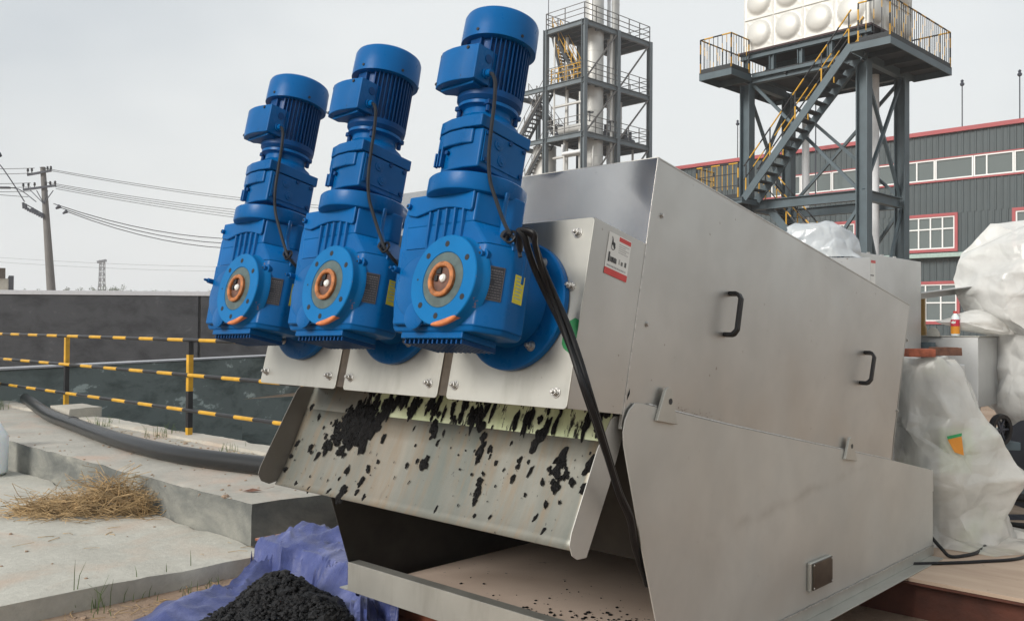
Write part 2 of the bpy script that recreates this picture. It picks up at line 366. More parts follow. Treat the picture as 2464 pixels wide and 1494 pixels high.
m_['tank'] = flat('pressed_tank_panel', (0.60, 0.595, 0.56), 0.45, 0.15, var=0.06, scale=1.5)
m_['timber'] = flat('dark_bearer', (0.055, 0.032, 0.034), 0.8)
m_['clad'] = flat('dark_grey_cladding', (0.048, 0.065, 0.070), 0.6, var=0.1, scale=0.4)
m_['cladred'] = flat('red_trim', (0.34, 0.065, 0.07), 0.6, var=0.1, scale=1)
m_['upvc'] = flat('white_window_frame', (0.72, 0.73, 0.72), 0.4, var=0.03)
m_['glass'] = NT('window_glass').set(Base_Color=(0.10, 0.125, 0.125), Roughness=0.08, Metallic=0.0, Specular_IOR_Level=0.9).mat
m_['ledgegreen'] = flat('pale_green_gutter', (0.30, 0.40, 0.36), 0.5)
m_['polec'] = flat('pole_concrete', (0.15, 0.145, 0.14), 0.85, var=0.1, scale=2)
m_['dark'] = flat('dark_fittings', (0.03, 0.035, 0.05), 0.6)
m_['wire'] = flat('overhead_wire', (0.05, 0.05, 0.055), 0.6)
m_['straw'] = flat('dry_straw', (0.36, 0.245, 0.12), 0.8, var=0.5, scale=12)
m_['grass'] = flat('grass_blade', (0.10, 0.15, 0.045), 0.7, var=0.3, scale=8)
m_['jug'] = NT('milky_plastic').set(Base_Color=(0.78, 0.83, 0.84), Roughness=0.3, Subsurface_Weight=0.3).mat
m_['leaf'] = flat('far_foliage', (0.07, 0.10, 0.05), 0.9, var=0.3, scale=0.3)
def tarp():
    n = NT('blue_violet_tarpaulin'); f = n.noise(3.5, 7, 0.65)
    c = n.ramp(f, [(0.3, (0.02, 0.03, 0.12)), (0.52, (0.042, 0.06, 0.20)), (0.74, (0.15, 0.17, 0.36))])
    n.set(Base_Color=c, Roughness=0.42, Sheen_Weight=0.1); n.bump(n.noise(22, 6, 0.7), 0.5, 0.015); return n.mat
m_['tarp'] = tarp()
def film(name, col, alpha, extra=None):
    n = NT(name); f = n.noise(3.0, 6, 0.6, dist=0.8)
    c = n.mix(n.ramp(f, [(0.3, 0.0), (0.75, 1.0)]), tuple(x * 0.86 for x in col), col)
    if extra:
        g = n.noise(2.2, 3, 0.5); c = n.mix(n.ramp(g, [(0.58, 0.0), (0.72, 0.5)]), c, extra)
    n.set(Base_Color=c, Roughness=0.24, Coat_Weight=0.5, Coat_Roughness=0.1)
    vo = n.N('ShaderNodeTexVoronoi', Scale=5.0); vo.feature = 'DISTANCE_TO_EDGE'; wv = n.N('ShaderNodeVectorMath', operation='MULTIPLY_ADD')
    nv = n.N('ShaderNodeTexNoise', Scale=2.2, Detail=3.0); n.L(n.tc.outputs['Object'], nv.inputs['Vector']); n.L(nv.outputs['Color'], wv.inputs[0]); wv.inputs[1].default_value = (.35, .35, .35); n.L(n.tc.outputs['Object'], wv.inputs[2]); n.L(wv.outputs[0], vo.inputs['Vector'])
    rg = n.ramp(vo.outputs['Distance'], [(0.0, 0.0), (0.35, 1.0)]); mxh = n.mix(0.35, rg, n.noise(7, 6, 0.6, dist=1.0)); n.bump(mxh, 0.5, 0.03)
    tr = n.N('ShaderNodeBsdfTransparent'); tl = n.N('ShaderNodeBsdfTranslucent'); tl.inputs['Color'].default_value = (*col, 1)
    m1 = n.N('ShaderNodeMixShader'); m1.inputs[0].default_value = 0.28
    m2 = n.N('ShaderNodeMixShader'); n.L(n.ramp(n.noise(1.8, 5, 0.6), [(0.35, 1 - alpha), (0.75, 1.0 - alpha * 0.45)]), m2.inputs[0])
    n.L(n.b.outputs[0], m1.inputs[1]); n.L(tl.outputs[0], m1.inputs[2]); n.L(tr.outputs[0], m2.inputs[2]); n.L(m1.outputs[0], m2.inputs[1])
    # factor = share of transparency
    r = n.ramp(n.noise(1.8, 5, 0.6), [(0.35, 1 - alpha), (0.72, max(0.0, 0.75 - alpha))]); n.L(r, m2.inputs[0])
    n.L(m2.outputs[0], n.out.inputs['Surface']); return n.mat
m_['film'] = film('clear_plastic_sheet', (0.90, 0.89, 0.84), 0.60, (0.55, 0.62, 0.42))
m_['film2'] = film('milky_plastic_sheet', (0.90, 0.90, 0.87), 0.68)
m_['film3'] = film('clear_plastic_wrap', (0.72, 0.76, 0.78), 0.74)
# ================================================================== SETTING (ground, pit, ledge)
MM = T((0.584, 3.4654, 0)) @ RotZ(-43)          # the plant grid: local x right, y back, z up; deck level z = 0
TH = 12.735
MI = MM @ T((0, -0.031, 2.049)) @ RotX(-TH)      # inclined frame of the screw press (y runs down the screws)
ROOTM = lambda: MM.copy()
def place(o, M=MM): o.matrix_world = M; return o
# the ground: one sheet to the horizon with the settling pit cut out of it
gx = [-400, -40, -16, -10, -6, -3.7, -1, 2, 5, 9, 20, 400]; gy = [-400, -20, -6, -3, -1, 0.5, 2.1, 14, 40, 400]
g = MB()
for i in range(len(gx) - 1):
    for j in range(len(gy) - 1):
        if gx[i] >= -16 and gx[i + 1] <= -1 and gy[j] >= 2.1 and gy[j + 1] <= 14: continue
        g.add([(gx[i], gy[j], -0.25), (gx[i + 1], gy[j], -0.25), (gx[i + 1], gy[j + 1], -0.25), (gx[i], gy[j + 1], -0.25)], [(0, 1, 2, 3)])
place(g.build('ground', m_['soil'], ang=0, kind='structure'))
p = MB(); p.add([(-16, 2.1, -1.5), (-1, 2.1, -1.5), (-1, 14, -1.5), (-16, 14, -1.5)], [(0, 1, 2, 3)])
place(p.build('pit_floor', m_['pitfloor'], ang=0, kind='structure'))
p = MB()
for a, b in (((-16, 2.1), (-16, 14)), ((-16, 14), (-1, 14)), ((-1, 14), (-1, 2.1)), ((-1, 2.1), (-16, 2.1))):
    p.add([(*a, -1.5), (*b, -1.5), (*b, -0.252), (*a, -0.252)], [(0, 1, 2, 3)])
place(p.build('pit_lining', m_['pitwall'], ang=0, kind='structure'))

def rough_block(x0, x1, y0, y1, z0, z1, nx, ny, nz, amp, seed, chip=0.0, chips=()):
    """a cast concrete block whose edges are worn: gridded box displaced by noise"""
    bm = bmesh.new()
    xs = [x0 + (x1 - x0) * i / nx for i in range(nx + 1)]; ys = [y0 + (y1 - y0) * i / ny for i in range(ny + 1)]; zs = [z0 + (z1 - z0) * i / nz for i in range(nz + 1)]
    mb = MB(); idx = {}
    def V(i, j, k):
        if (i, j, k) not in idx:
            q = Vector((xs[i], ys[j], zs[k])); e = (i in (0, nx)) + (j in (0, ny)) + (k == nz)
            d = noise.noise_vector(q * 5 + Vector((seed, 0, 0))) * amp + noise.noise_vector(q * 17 + Vector((seed, 3, 0))) * amp * 0.5
            if k == 0: d.z = 0
            if e >= 2:
                s = max(0, noise.noise(q * 3.1 + Vector((0, seed, 0))) + 0.15) * chip
                c = Vector((((x0 + x1) / 2 - q.x), ((y0 + y1) / 2 - q.y), -abs(z1 - z0))); 
                d += Vector((math.copysign(s, c.x) if i in (0, nx) else 0, math.copysign(s, c.y) if j in (0, ny) else 0, -s if k == nz else 0))
            idx[(i, j, k)] = len(mb.v); mb.v.append(q + d)
        return idx[(i, j, k)]
    def F(a): mb.f.append(a); mb.mi.append(0)
    for i in range(nx):
        for j in range(ny): F((V(i, j, nz), V(i + 1, j, nz), V(i + 1, j + 1, nz), V(i, j + 1, nz)))
    for i in range(nx):
        for k in range(nz):
            for j in (0, ny): F((V(i, j, k), V(i + 1, j, k), V(i + 1, j, k + 1), V(i, j, k + 1)))
    for j in range(ny):
        for k in range(nz):
            for i in (0, nx): F((V(i, j, k), V(i, j + 1, k), V(i, j + 1, k + 1), V(i, j, k + 1)))
    return mb
lb = rough_block(-14, -3.70, 0.47, 2.10, -0.60, 0.15, 150, 22, 8, 0.006, 1.0, 0.03)
# material by face direction: dusty top, stained sides
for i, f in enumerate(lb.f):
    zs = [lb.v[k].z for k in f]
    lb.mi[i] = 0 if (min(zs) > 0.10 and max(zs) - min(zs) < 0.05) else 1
place(lb.build('ledge', [m_['ledge_top'], m_['ledge_side']], ang=40, kind='structure'))
rb = rough_block(-14, -3.9, 1.80, 2.09, 0.13, 0.185, 150, 4, 1, 0.009, 5.0, 0.03)
place(rb.build('ledge_rim', m_['rim'], ang=40, kind='structure'))
sb = rough_block(-14, -3.42, -1.9, 0.46, -0.40, -0.13, 110, 30, 4, 0.006, 9.0, 0.045)
place(sb.build('concrete_slab', m_['slab'], ang=40, kind='structure'))
o = rough_block(0, 0.62, 0, 0.42, 0, 0.13, 8, 5, 2, 0.006, 3.0, 0.02).build('concrete_block', m_['rim'], ang=40)
o.matrix_world = MM @ T((-10.75, 1.70, 0.175)); tag(o, 'low pale concrete block on the rim of the ledge beside the railing', 'concrete block')

# walls round the pit and the yard
def wall_thing(name, a, b, z0, z1, th, mat, cap, label, cat, caph=0.09, joints=()):
    a = Vector(a); b = Vector(b); d = (b - a).length; ang = math.degrees(math.atan2(b.y - a.y, b.x - a.x))
    r = empty(name, T((a.x, a.y, 0)) @ RotZ(ang), label, cat)
    xs = [0] + list(joints) + [d]
    for i in range(len(xs) - 1):
        MB().box(xs[i] + (0.03 if i else 0), xs[i + 1] - (0.03 if i < len(xs) - 2 else 0), 0, th, z0, z1).build('wall_panel', mat, r, bevel=0.02)
    for j in joints: MB().box(j - 0.035, j + 0.035, 0.05, th - 0.02, z0, z1 - 0.02).build('joint', m_['pblk'], r)
    MB().box(0, d, -0.03, th + 0.03, z1, z1 + caph).build('capping', cap, r, bevel=0.01)
    return r
wall_thing('pit_wall', (-8.6, 11.7), (-5.15, 22.3), -1.5, 0.66, 0.25, m_['pitwall'], m_['walltop'], 'mossy grey green concrete pit wall with a thin pale top edge', 'wall', 0.035)
wall_thing('yard_wall', (-24, 22.6), (6, 22.9), -0.25, 2.10, 0.3, m_['darkwall'], m_['walltop'], 'long dark soot-grey yard wall with a pale capping', 'wall', 0.11, joints=(7.9, 16.15))

# ================================================================== THE SCREW PRESS
press = empty('sludge_press', MM, 'large stainless steel sludge press with sloping hood, carrying three blue gear motors', 'machine')
WL = -1.97
c = math.cos(R(TH)); s_ = math.sin(R(TH))
# tank side plates (outline in y, z)
side = [(0.05, 0.0), (-0.134, 0.558), (-0.257, 0.971), (-0.262, 1.02), (-0.250, 1.065), (-0.225, 1.10), (-0.19, 1.122), (-0.145, 1.118), (0.493, 0.990), (1.336, 0.835), (2.293, 0.662), (3.0, 0.525), (3.0, 0.0)]
MB().prism(side, -0.006, 0.0).build('tank_side', m_['steel_tank'], press, bevel=0.0015)
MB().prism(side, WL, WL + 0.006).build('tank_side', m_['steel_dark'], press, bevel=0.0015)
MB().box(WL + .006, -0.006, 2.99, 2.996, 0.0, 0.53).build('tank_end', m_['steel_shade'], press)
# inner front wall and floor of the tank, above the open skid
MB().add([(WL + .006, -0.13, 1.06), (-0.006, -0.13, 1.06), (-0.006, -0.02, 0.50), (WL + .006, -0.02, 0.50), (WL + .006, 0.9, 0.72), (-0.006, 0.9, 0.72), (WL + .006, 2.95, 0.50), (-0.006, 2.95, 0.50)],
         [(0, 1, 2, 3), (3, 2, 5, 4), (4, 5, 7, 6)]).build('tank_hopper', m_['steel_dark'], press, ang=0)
fl = MB().box(0.002, 0.080, 0.0, 2.95, 0.0, 0.006).box(0.001, 0.006, 0.0, 3.0, 0.006, 0.062)
fl.build('base_flange', m_['steel_plate'], press, bevel=0.002)
wl = MB()
for k in range(60):
    y = 0.05 + k * 0.049; wl.tube([(0.007, y, 0.064 + random.uniform(-.001, .002)), (0.007, y + 0.05, 0.064 + random.uniform(-.001, .002))], 0.0035 + random.uniform(0, .0015), 5)
wl.build('weld_bead', m_['zinc'], press)
MB().box(WL, -0.007, 0.0, 0.006, 0.0, 0.15).box(WL, -0.007, 0.006, 0.07, 0.144, 0.150).build('cross_member', m_['steel_plate'], press, bevel=0.0015)
MB().box(WL - 0.07, WL - 0.002, 0.0, 2.95, 0.0, 0.006).build('base_flange', m_['steel_plate'], press)
MB().box(WL + .07, -0.008, 0.25, 2.3, 0.02, 0.032).build('floor_sheet', m_['innerply'], press)
sd_ = MB(); r8 = random.Random(31)
for k in range(60):
    y = .10 + abs(r8.gauss(0, .22)); z = 1.118 - .1965 * (y + .145) * .98 + r8.uniform(0, .012) + abs(r8.gauss(0, .012)) * (y < .5)
    q = r8.uniform(.0008, .0026); sd_.add([(-.0112, y - q, z), (-.0112, y, z - q * .6), (-.0112, y + q * 1.4, z + q * .2), (-.0112, y, z + q)], [(0, 1, 2, 3)])
sd_.build('seam_rust_specks', m_['shaftin'], press, ang=0, kind='stuff')
MB().tube([(-.004, -.10, 1.1125), (-.004, .493, .9935), (-.004, 1.336, .8385), (-.004, 2.30, .664)], .0045, 6).build('seam_bead', m_['zinc'], press)
# lifting lugs
for y, z, yt, w_, h_ in ((-0.07, 1.060, 0.03, 0.142, 0.115), (1.642, 0.742, 1.735, 0.155, 0.10)):
    q = [(y, z - 0.01)] + [(yt - 0.022 + 0.026 * math.cos(R(a)), z + h_ - 0.028 + 0.026 * math.sin(R(a))) for a in (165, 120, 75, 30)] + [(y + w_, z - 0.035)]
    lg = MB().prism(q, 0.002, 0.016).build('lifting_lug', m_['steel_plate'], press, bevel=0.002)
    MB().frust((0.0005, yt - 0.01, z + h_ * 0.5), (0.0172, yt - 0.01, z + h_ * 0.5), 0.012).build('lug_hole', m_['ink'], lg)
# junction plate low on the side
jb = MB().box(0.001, 0.022, 1.229, 1.466, 0.140, 0.279).build('junction_box', m_['steel_plate'], press, bevel=0.006)
MB().box(0.0225, 0.029, 1.243, 1.462, 0.146, 0.275).build('box_cover', m_['brownplate'], jb, bevel=0.003)
for y in (1.252, 1.453):
    for z in (0.156, 0.266): MB().frust((0.028, y, z), (0.032, y, z), 0.005, 0.004, 10).build('cover_screw', m_['zinc'], jb)
# hood side (cover) panel, near and far
hood = [(-0.031, 2.049), (-0.262, 1.03), (2.33, 0.60), (2.375, 0.78), (2.63, 1.545)]
MB().prism([(y + 0.004, z) for y, z in hood], -0.030, -0.012).build('hood_side', m_['steel'], press, bevel=0.004)
MB().prism(hood, WL + 0.01, WL + 0.03).build('hood_side', m_['steel'], press, bevel=0.002)
MB().prism([(-0.033, 2.051), (-0.034, 2.046), (2.632, 1.543), (2.634, 1.548)], WL + 0.01, -0.010).build('hood_top', m_['steel'], press)
MB().prism([(2.63, 1.545), (2.34, 0.62), (2.345, 0.62), (2.636, 1.545)], WL + 0.01, -0.012).build('hood_back', m_['steel'], press)
# bright edge fold between hood front and hood side
MB().prism([(-0.0345, 2.050), (-0.264, 1.040), (-0.256, 1.040), (-0.0265, 2.050)], -0.0118, -0.0095).build('edge_fold', m_['zinc'], press)
def sub(parent, name, M):  # a part living in the inclined frame
    return None
INC = T((0, -0.031, 2.049)) @ RotX(-TH)
MB().box(WL + 0.031, -0.0125, -0.003, 0.0, -0.93, -0.002, M=INC).build('hood_front', m_['steel_hood'], press)
# hood screws: (y, z) on the near side
for y, z in ((-0.004, 1.829), (-0.100, 1.412), (2.591, 1.337), (2.426, 0.931)):
    b = MB().frust((-0.0125, y, z), (-0.010, y, z), 0.013, 0.013, 16).frust((-0.010, y, z), (-0.004, y, z), 0.009, 0.008, 6)
    b.build('hood_screw', m_['zinc'], press)
# handles
def handle(y0, z0, y1, z1):
    d = Vector((0, y1 - y0, z1 - z0)); u = d.normalized(); a = Vector((0, y0, z0)); b = Vector((0, y1, z1)); out = Vector((1, 0, 0))
    pts = [a + out * -0.012, a + out * 0.022, a + u * 0.004 + out * 0.032, a + u * 0.022 + out * 0.045, b - u * 0.022 + out * 0.045, b - u * 0.004 + out * 0.032, b + out * 0.022, b + out * -0.012]
    mb = MB(); k = len(pts); side_ = u.cross(out).normalized()
    # flat-sided grip: swept rectangle 22 x 12 mm
    vs = []
    for i, q in enumerate(pts):
        t = (pts[min(i + 1, k - 1)] - pts[max(i - 1, 0)]).normalized(); n_ = side_.cross(t).normalized()
        ww = 0.0125 if 2 < i < 5 else 0.015; hh = 0.008
        vs += [q + side_ * ww + n_ * hh, q - side_ * ww + n_ * hh, q - side_ * ww - n_ * hh, q + side_ * ww - n_ * hh]
    fs = [(i * 4 + j, i * 4 + (j + 1) % 4, (i + 1) * 4 + (j + 1) % 4, (i + 1) * 4 + j) for i in range(k - 1) for j in range(4)] + [(3, 2, 1, 0), tuple(range(4 * k - 4, 4 * k))]
    mb.add(vs, fs)
    return mb.build('handle', m_['handle'], press, bevel=0.003)
handle(0.512, 1.545, 0.470, 1.372); handle(1.955, 1.272, 1.895, 1.112)
# the front box, in the inclined frame: x right, y = n (0 .. -0.318), z = u
bx = MB()
bx.box(-1.902, -0.012, -0.318, -0.312, -1.010, -0.348, M=INC)            # front sheet behind the plates
bx.add([(-0.0115, -0.318, -0.345), (-0.0115, 0, -0.345), (-0.0115, 0, -0.990), (-0.0115, -0.318, -1.020), (-0.017, -0.318, -0.345), (-0.017, 0, -0.345), (-0.017, 0, -0.990), (-0.017, -0.318, -1.020)], [(0, 1, 2, 3), (7, 6, 5, 4), (0, 4, 5, 1), (3, 2, 6, 7)], M=INC)
bx.add([(-1.905, -0.318, -0.345), (-1.905, 0, -0.345), (-1.905, 0, -0.990), (-1.905, -0.318, -1.020)], [(0, 1, 2, 3)], M=INC)
bx.box(-1.905, -0.012, -0.318, 0, -0.3475, -0.345, M=INC)
box = bx.build('front_box', m_['steel'], press, bevel=0.002)
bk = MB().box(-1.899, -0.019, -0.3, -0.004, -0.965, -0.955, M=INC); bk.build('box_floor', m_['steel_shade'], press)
for x0_, x1_ in ((-1.3105, -1.2545), (-.6555, -.6045)): MB().box(x0_, x1_, -0.321, -0.3185, -1.012, -0.349, M=INC).build('plate_joint', m_['brownplate'], press)
for k, (x0, x1) in enumerate(((-1.908, -1.311), (-1.254, -0.656), (-0.604, -0.008))):
    def rr(x0, x1, z0, z1, r):
        return arc(x0 + r, z0 + r, r, 180, 270, 4) + arc(x1 - r, z0 + r, r, 270, 360, 4) + arc(x1 - r, z1 - r, r, 0, 90, 4) + arc(x0 + r, z1 - r, r, 90, 180, 4)
    pl = MB().prism(rr(x0, x1, -1.024, -0.346, 0.016), -0.3275, -0.3215, ax='y', M=INC).build('mounting_plate', m_['steel_plate'], press, bevel=0.001)
    for bxp, bz in ((x0 + 0.04, -0.970), (x1 - 0.055, -0.970), (x1 - 0.06, -0.594), (x1 - 0.065, -0.400), (x0 + 0.045, -0.40)):
        P = lambda a, b_: ((bxp, a, bz), (bxp, b_, bz))
        nb = MB().frust(*P(-0.3276, -0.331), 0.019, n=20, M=INC).frust(*P(-0.331, -0.335), 0.0145, 0.0155, n=20, M=INC).frust(*P(-0.335, -0.347), 0.013, n=6, M=INC).frust(*P(-0.347, -0.358), 0.0065, n=12, M=INC)
        nb.build('plate_bolt', m_['zinc'], pl, bevel=0.0012)
# green spray mark on the near plate
gm = MB(); n_ = 26; ang = [2 * math.pi * i / n_ for i in range(n_)]
gv = [(0, 0)] + [(0.052 * math.cos(a) * (1 + random.uniform(-.06, .06)), 0.062 * math.sin(a) * (1 + random.uniform(-.06, .06))) for a in ang]
gm.add([(min(-0.0095, -0.022 + x), -0.3279, -0.772 + z) for x, z in gv], [(0, 1 + i, 1 + (i + 1) % n_) for i in range(n_)], M=INC)
gm.build('paint_mark', m_['green'], press, ang=0, label='round patch of green spray paint')
# sticker on the side of the box (plane x = const), local (y = n, z = u)
SX = -0.0105
def stq(name, mat, y0, y1, z0, z1, lift, parent=None, M=INC):
    return MB().box(SX, SX + lift, y0, y1, z0, z1, M=M).build(name, mat, parent or press, ang=0)
st = stq('sticker', m_['white'], -0.232, -0.094, -0.5205, -0.367, 0.0008)
stq('red_band', m_['red'], -0.232, -0.094, -0.5205, -0.4965, 0.0012, st); stq('red_band', m_['red'], -0.168, -0.096, -0.386, -0.370, 0.0012, st)
ik = MB()
def gl(y, z, w_, h_, sl=0): ik.add([(SX + 0.0013, y, z), (SX + 0.0013, y + w_, z), (SX + 0.0013, y + w_ + sl, z + h_), (SX + 0.0013, y + sl, z + h_)], [(0, 1, 2, 3)], M=INC)
# emblem: curved horn above a round open ring
hz = [(-0.213, -0.380), (-0.208, -0.381), (-0.203, -0.390), (-0.199, -0.400), (-0.194, -0.398), (-0.188, -0.402), (-0.188, -0.410), (-0.185, -0.417), (-0.190, -0.424), (-0.196, -0.418), (-0.203, -0.409), (-0.211, -0.411), (-0.210, -0.400), (-0.209, -0.390)]
ik.add([(SX + 0.0013, y, z) for y, z in hz], [tuple(range(len(hz)))], M=INC)
ro_ = arc(-0.200, -0.417, 0.0115, 0, 360, 18); ri_ = arc(-0.200, -0.417, 0.0085, 0, 360, 18)
ik.add([(SX + 0.0015, y, z) for y, z in ro_[:18] + ri_[:18]], [(i, (i + 1) % 18, 18 + (i + 1) % 18, 18 + i) for i in range(18)], M=INC)
gl(-0.221, -0.474, 0.010, 0.036); 
y = -0.209
for wd, hh in ((0.004, .020), (0.004, .019), (0.006, .019), (0.004, .020), (0.006, .019), (0.005, .020), (0.005, .018)): gl(y, -0.472, wd, hh, random.uniform(-.001, .001)); y += wd + 0.0011
for y, wd, hh in ((-0.155, 0.0018, .020), (-0.150, 0.0014, .019), (-0.141, .0045, .014), (-0.135, .0045, .014), (-0.119, .004, .018), (-0.1135, .005, .018)): gl(y, -0.470, wd, hh)
ik.build('lettering', m_['ink'], st, ang=0)
ik = MB()
for r_ in range(5):
    y = -0.165
    while y < -0.105 - (0.02 if r_ % 2 else 0): wd = random.uniform(.003, .008); gl(y, -0.398 - r_ * 0.0075, wd, .0022); y += wd + 0.0015
y = -0.222
while y < -0.108: wd = random.uniform(.003, .007); gl(y, -0.490, wd, .006); y += wd + 0.003
ik.build('small_print', m_['inkgrey'], st, ang=0)

# the discharge chute
CA = Vector((0, -0.25, 1.07)); CB = Vector((0, -0.46, 0.615)); CL = (CB - CA).length; cd = (CB - CA) / CL; cn = Vector((0, cd.z, -cd.y)); cn = -cn if cn.y > 0 else cn
def CP(x, s, h=0.0): return Vector((x, 0, 0)) + CA + cd * s + cn * h
ch = MB(); NX = 40
prof = [(0.095, 0.0), (0.2, -0.002), (0.3, -0.005), (0.4, -0.003), (0.46, 0.004), (0.50, 0.014)]
rows = []
for s0, h0 in prof:
    rows.append([CP(WL + 0.035 + (1.872) * i / NX, s0, h0 + 0.002 * noise.noise(Vector((i * 0.3, s0 * 6, 0)))) for i in range(NX + 1)])
vs = [q for r_ in rows for q in r_]; n1 = NX + 1
ch.add(vs, [(j * n1 + i, j * n1 + i + 1, (j + 1) * n1 + i + 1, (j + 1) * n1 + i) for j in range(len(rows) - 1) for i in range(NX)])
o = ch.build('discharge_chute', m_['chute'], press, ang=60); sd = o.modifiers.new('solid', 'SOLIDIFY'); sd.thickness = 0.006; sd.offset = -1
# the steep apron behind the chute, from the press outlets
MB().add([CP(WL + .03, 0.100, -0.004), CP(-0.06, 0.100, -0.004), CP(-0.06, 0.10, -0.004) + Vector((0, 0.10, 0.24)), CP(WL + .03, 0.10, -0.004) + Vector((0, 0.10, 0.24))], [(0, 1, 2, 3)]).build('outlet_apron', m_['apron'], press, ang=0)
# upper left of the chute continues up under the box
MB().add([CP(WL + .03, -0.05, 0.001), CP(-1.50, -0.05, 0.001), CP(-1.40, 0.10, 0.001), CP(WL + .03, 0.10, 0.001)], [(0, 1, 2, 3)]).build('chute_wing', m_['chute'], press, ang=0)
# cheeks either side
ck = [(-0.228, 1.076), (-0.250, 1.066), (-0.275, 1.031), (-0.327, 0.967), (-0.472, 0.690), (-0.482, 0.650), (-0.468, 0.612), (-0.440, 0.594), (-0.388, 0.592), (-0.258, 0.827), (-0.150, 1.055), (-0.168, 1.076)]
MB().prism([(y - 0.030, z) for y, z in ck], -0.046, -0.042).build('chute_cheek', m_['steel_tank'], press, bevel=0.001)
ck2 = [(-0.20, 1.09), (-0.33, 1.09), (-0.35, 1.07), (-0.55, 0.715), (-0.562, 0.68), (-0.545, 0.645), (-0.50, 0.625), (-0.43, 0.64)]
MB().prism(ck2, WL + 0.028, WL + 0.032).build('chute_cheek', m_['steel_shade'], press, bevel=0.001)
rnd = random.Random(11)
BL = [(-1.50, .11, 4.6), (-1.53, .15, 4.4), (-1.44, .12, 4.2), (-1.49, .18, 3.6), (-1.40, .10, 3.4), (-1.56, .20, 3.2), (-1.38, .16, 2.4), (-1.534, .093, 2), (-1.557, .148, 3), (-1.454, .165, 3), (-1.425, .076, 2), (-1.405, .135, 3), (-1.468, .209, 2.2), (-1.568, .175, 2.4), (-1.411, .195, 2), (-1.50, .13, 3), (-1.53, .17, 2.6), (-1.36, .14, 2), (-1.658, .245, 2), (-1.626, .229, 2), (-1.577, .254, .8), (-1.893, .088, 1), (-1.803, .137, .9), (-1.737, .185, .5), (-1.779, .292, 1), (-1.704, .32, .8), (-1.708, .338, .6), (-1.448, .372, 1), (-1.402, .461, 1.3), (-1.416, .483, 1.8), (-1.665, .49, .9), (-1.317, .409, 1.1), (-1.304, .342, .9), (-1.318, .46, .8), (-1.256, .475, 1.0), (-1.514, .484, 1), (-1.272, .195, .9), (-1.256, .304, .6), (-.968, .123, 1.7), (-.959, .154, 1.2), (-.949, .254, .9), (-.96, .285, 1.6), (-.765, .051, 1.6), (-.698, .09, 1.4), (-.668, .134, 1.2), (-.656, .185, 1.3), (-.656, .229, 1.1), (-.608, .18, 1), (-.604, .282, .7), (-.613, .319, 1), (-.605, .361, 1.3), (-.604, .396, .8), (-.377, .118, 1.8), (-.386, .15, 1.2), (-.237, .176, 1.8), (-.228, .212, 2.0), (-.224, .245, 2.1), (-.229, .29, 1.2), (-.437, .205, .9), (-.437, .23, .6), (-.443, .283, .8), (-.294, .278, .7), (-.247, .359, .9), (-.10, .278, 1.3), (-.09, .173, 1.6), (-.10, .199, 1.6), (-.74, .28, .4), (-.391, .207, .5), (-1.051, .208, .4), (-1.90, .281, .8), (-1.91, .421, 1), (-1.91, .35, .8), (-.157, .26, 1.0), (-.521, .321, .3), (-1.778, .477, .9)]
sl = MB()
rr2 = random.Random(77)
def splat(mb, c, e1, e2, nrm, r, el, seed):
    n = 18; vs = [c + nrm * 0.013 * min(r / 0.02, 1.6)]
    rad = []
    for i in range(n):
        a = 2 * math.pi * i / n
        q = 1 + 0.75 * noise.noise(Vector((math.cos(a) * 1.3, math.sin(a) * 1.3, seed))) + 0.3 * noise.noise(Vector((math.cos(a) * 4, math.sin(a) * 4, seed + 9)))
        rad.append((a, max(0.25, q) * r))
    vs += [c + e1 * math.cos(a) * q * 0.62 + e2 * math.sin(a) * q * el * 0.62 + nrm * 0.010 * min(r / 0.02, 1.6) * rr2.uniform(.5, 1.3) for a, q in rad]
    vs += [c + e1 * math.cos(a) * q + e2 * math.sin(a) * q * el + nrm * 0.0006 for a, q in rad]
    fs = [(0, 1 + i, 1 + (i + 1) % n) for i in range(n)] + [(1 + i, 1 + n + i, 1 + n + (i + 1) % n, 1 + (i + 1) % n) for i in range(n)]
    mb.add(vs, fs)
E1 = Vector((1, 0, 0))
BL2 = []
for x, s0, k in BL:
    if k < 2.0: BL2.append((x, s0, k)); continue
    for q in range(int(5 + k * 3.2)):
        BL2.append((x + rnd.gauss(0, .0105 * k) , s0 + rnd.gauss(0, .0125 * k), rnd.uniform(.35, 1.25) * k * .42))
for i, (x, s0, k) in enumerate(BL2):
    s0 = max(0.03, s0)
    splat(sl, CP(x, s0, 0.001 + (0.004 if s0 > .42 else 0)), (E1 + cd * rnd.uniform(-.3, .3)).normalized(), (cd + E1 * rnd.uniform(-.35, .1)).normalized(), cn, 0.0135 * k, rnd.uniform(1.1, 1.9), i * 3.7)
for i in range(170):
    x = rnd.uniform(-1.9, -0.08); s0 = rnd.uniform(0.10, 0.48)
    if rnd.random() < 0.7: q_ = rnd.choice(BL); x = q_[0] + rnd.gauss(0, .05); s0 = min(.485, max(.06, q_[1] + rnd.gauss(0.02, .05)))
    x = max(-1.9, min(-.08, x))
    splat(sl, CP(x, s0, 0.001 + (0.004 if s0 > .42 else 0)), E1, (cd + E1 * rnd.uniform(-.4, .1)).normalized(), cn, (0.0010 + 0.0075 * rnd.random() ** 3.5), rnd.uniform(1, 3.2), i * 1.3)
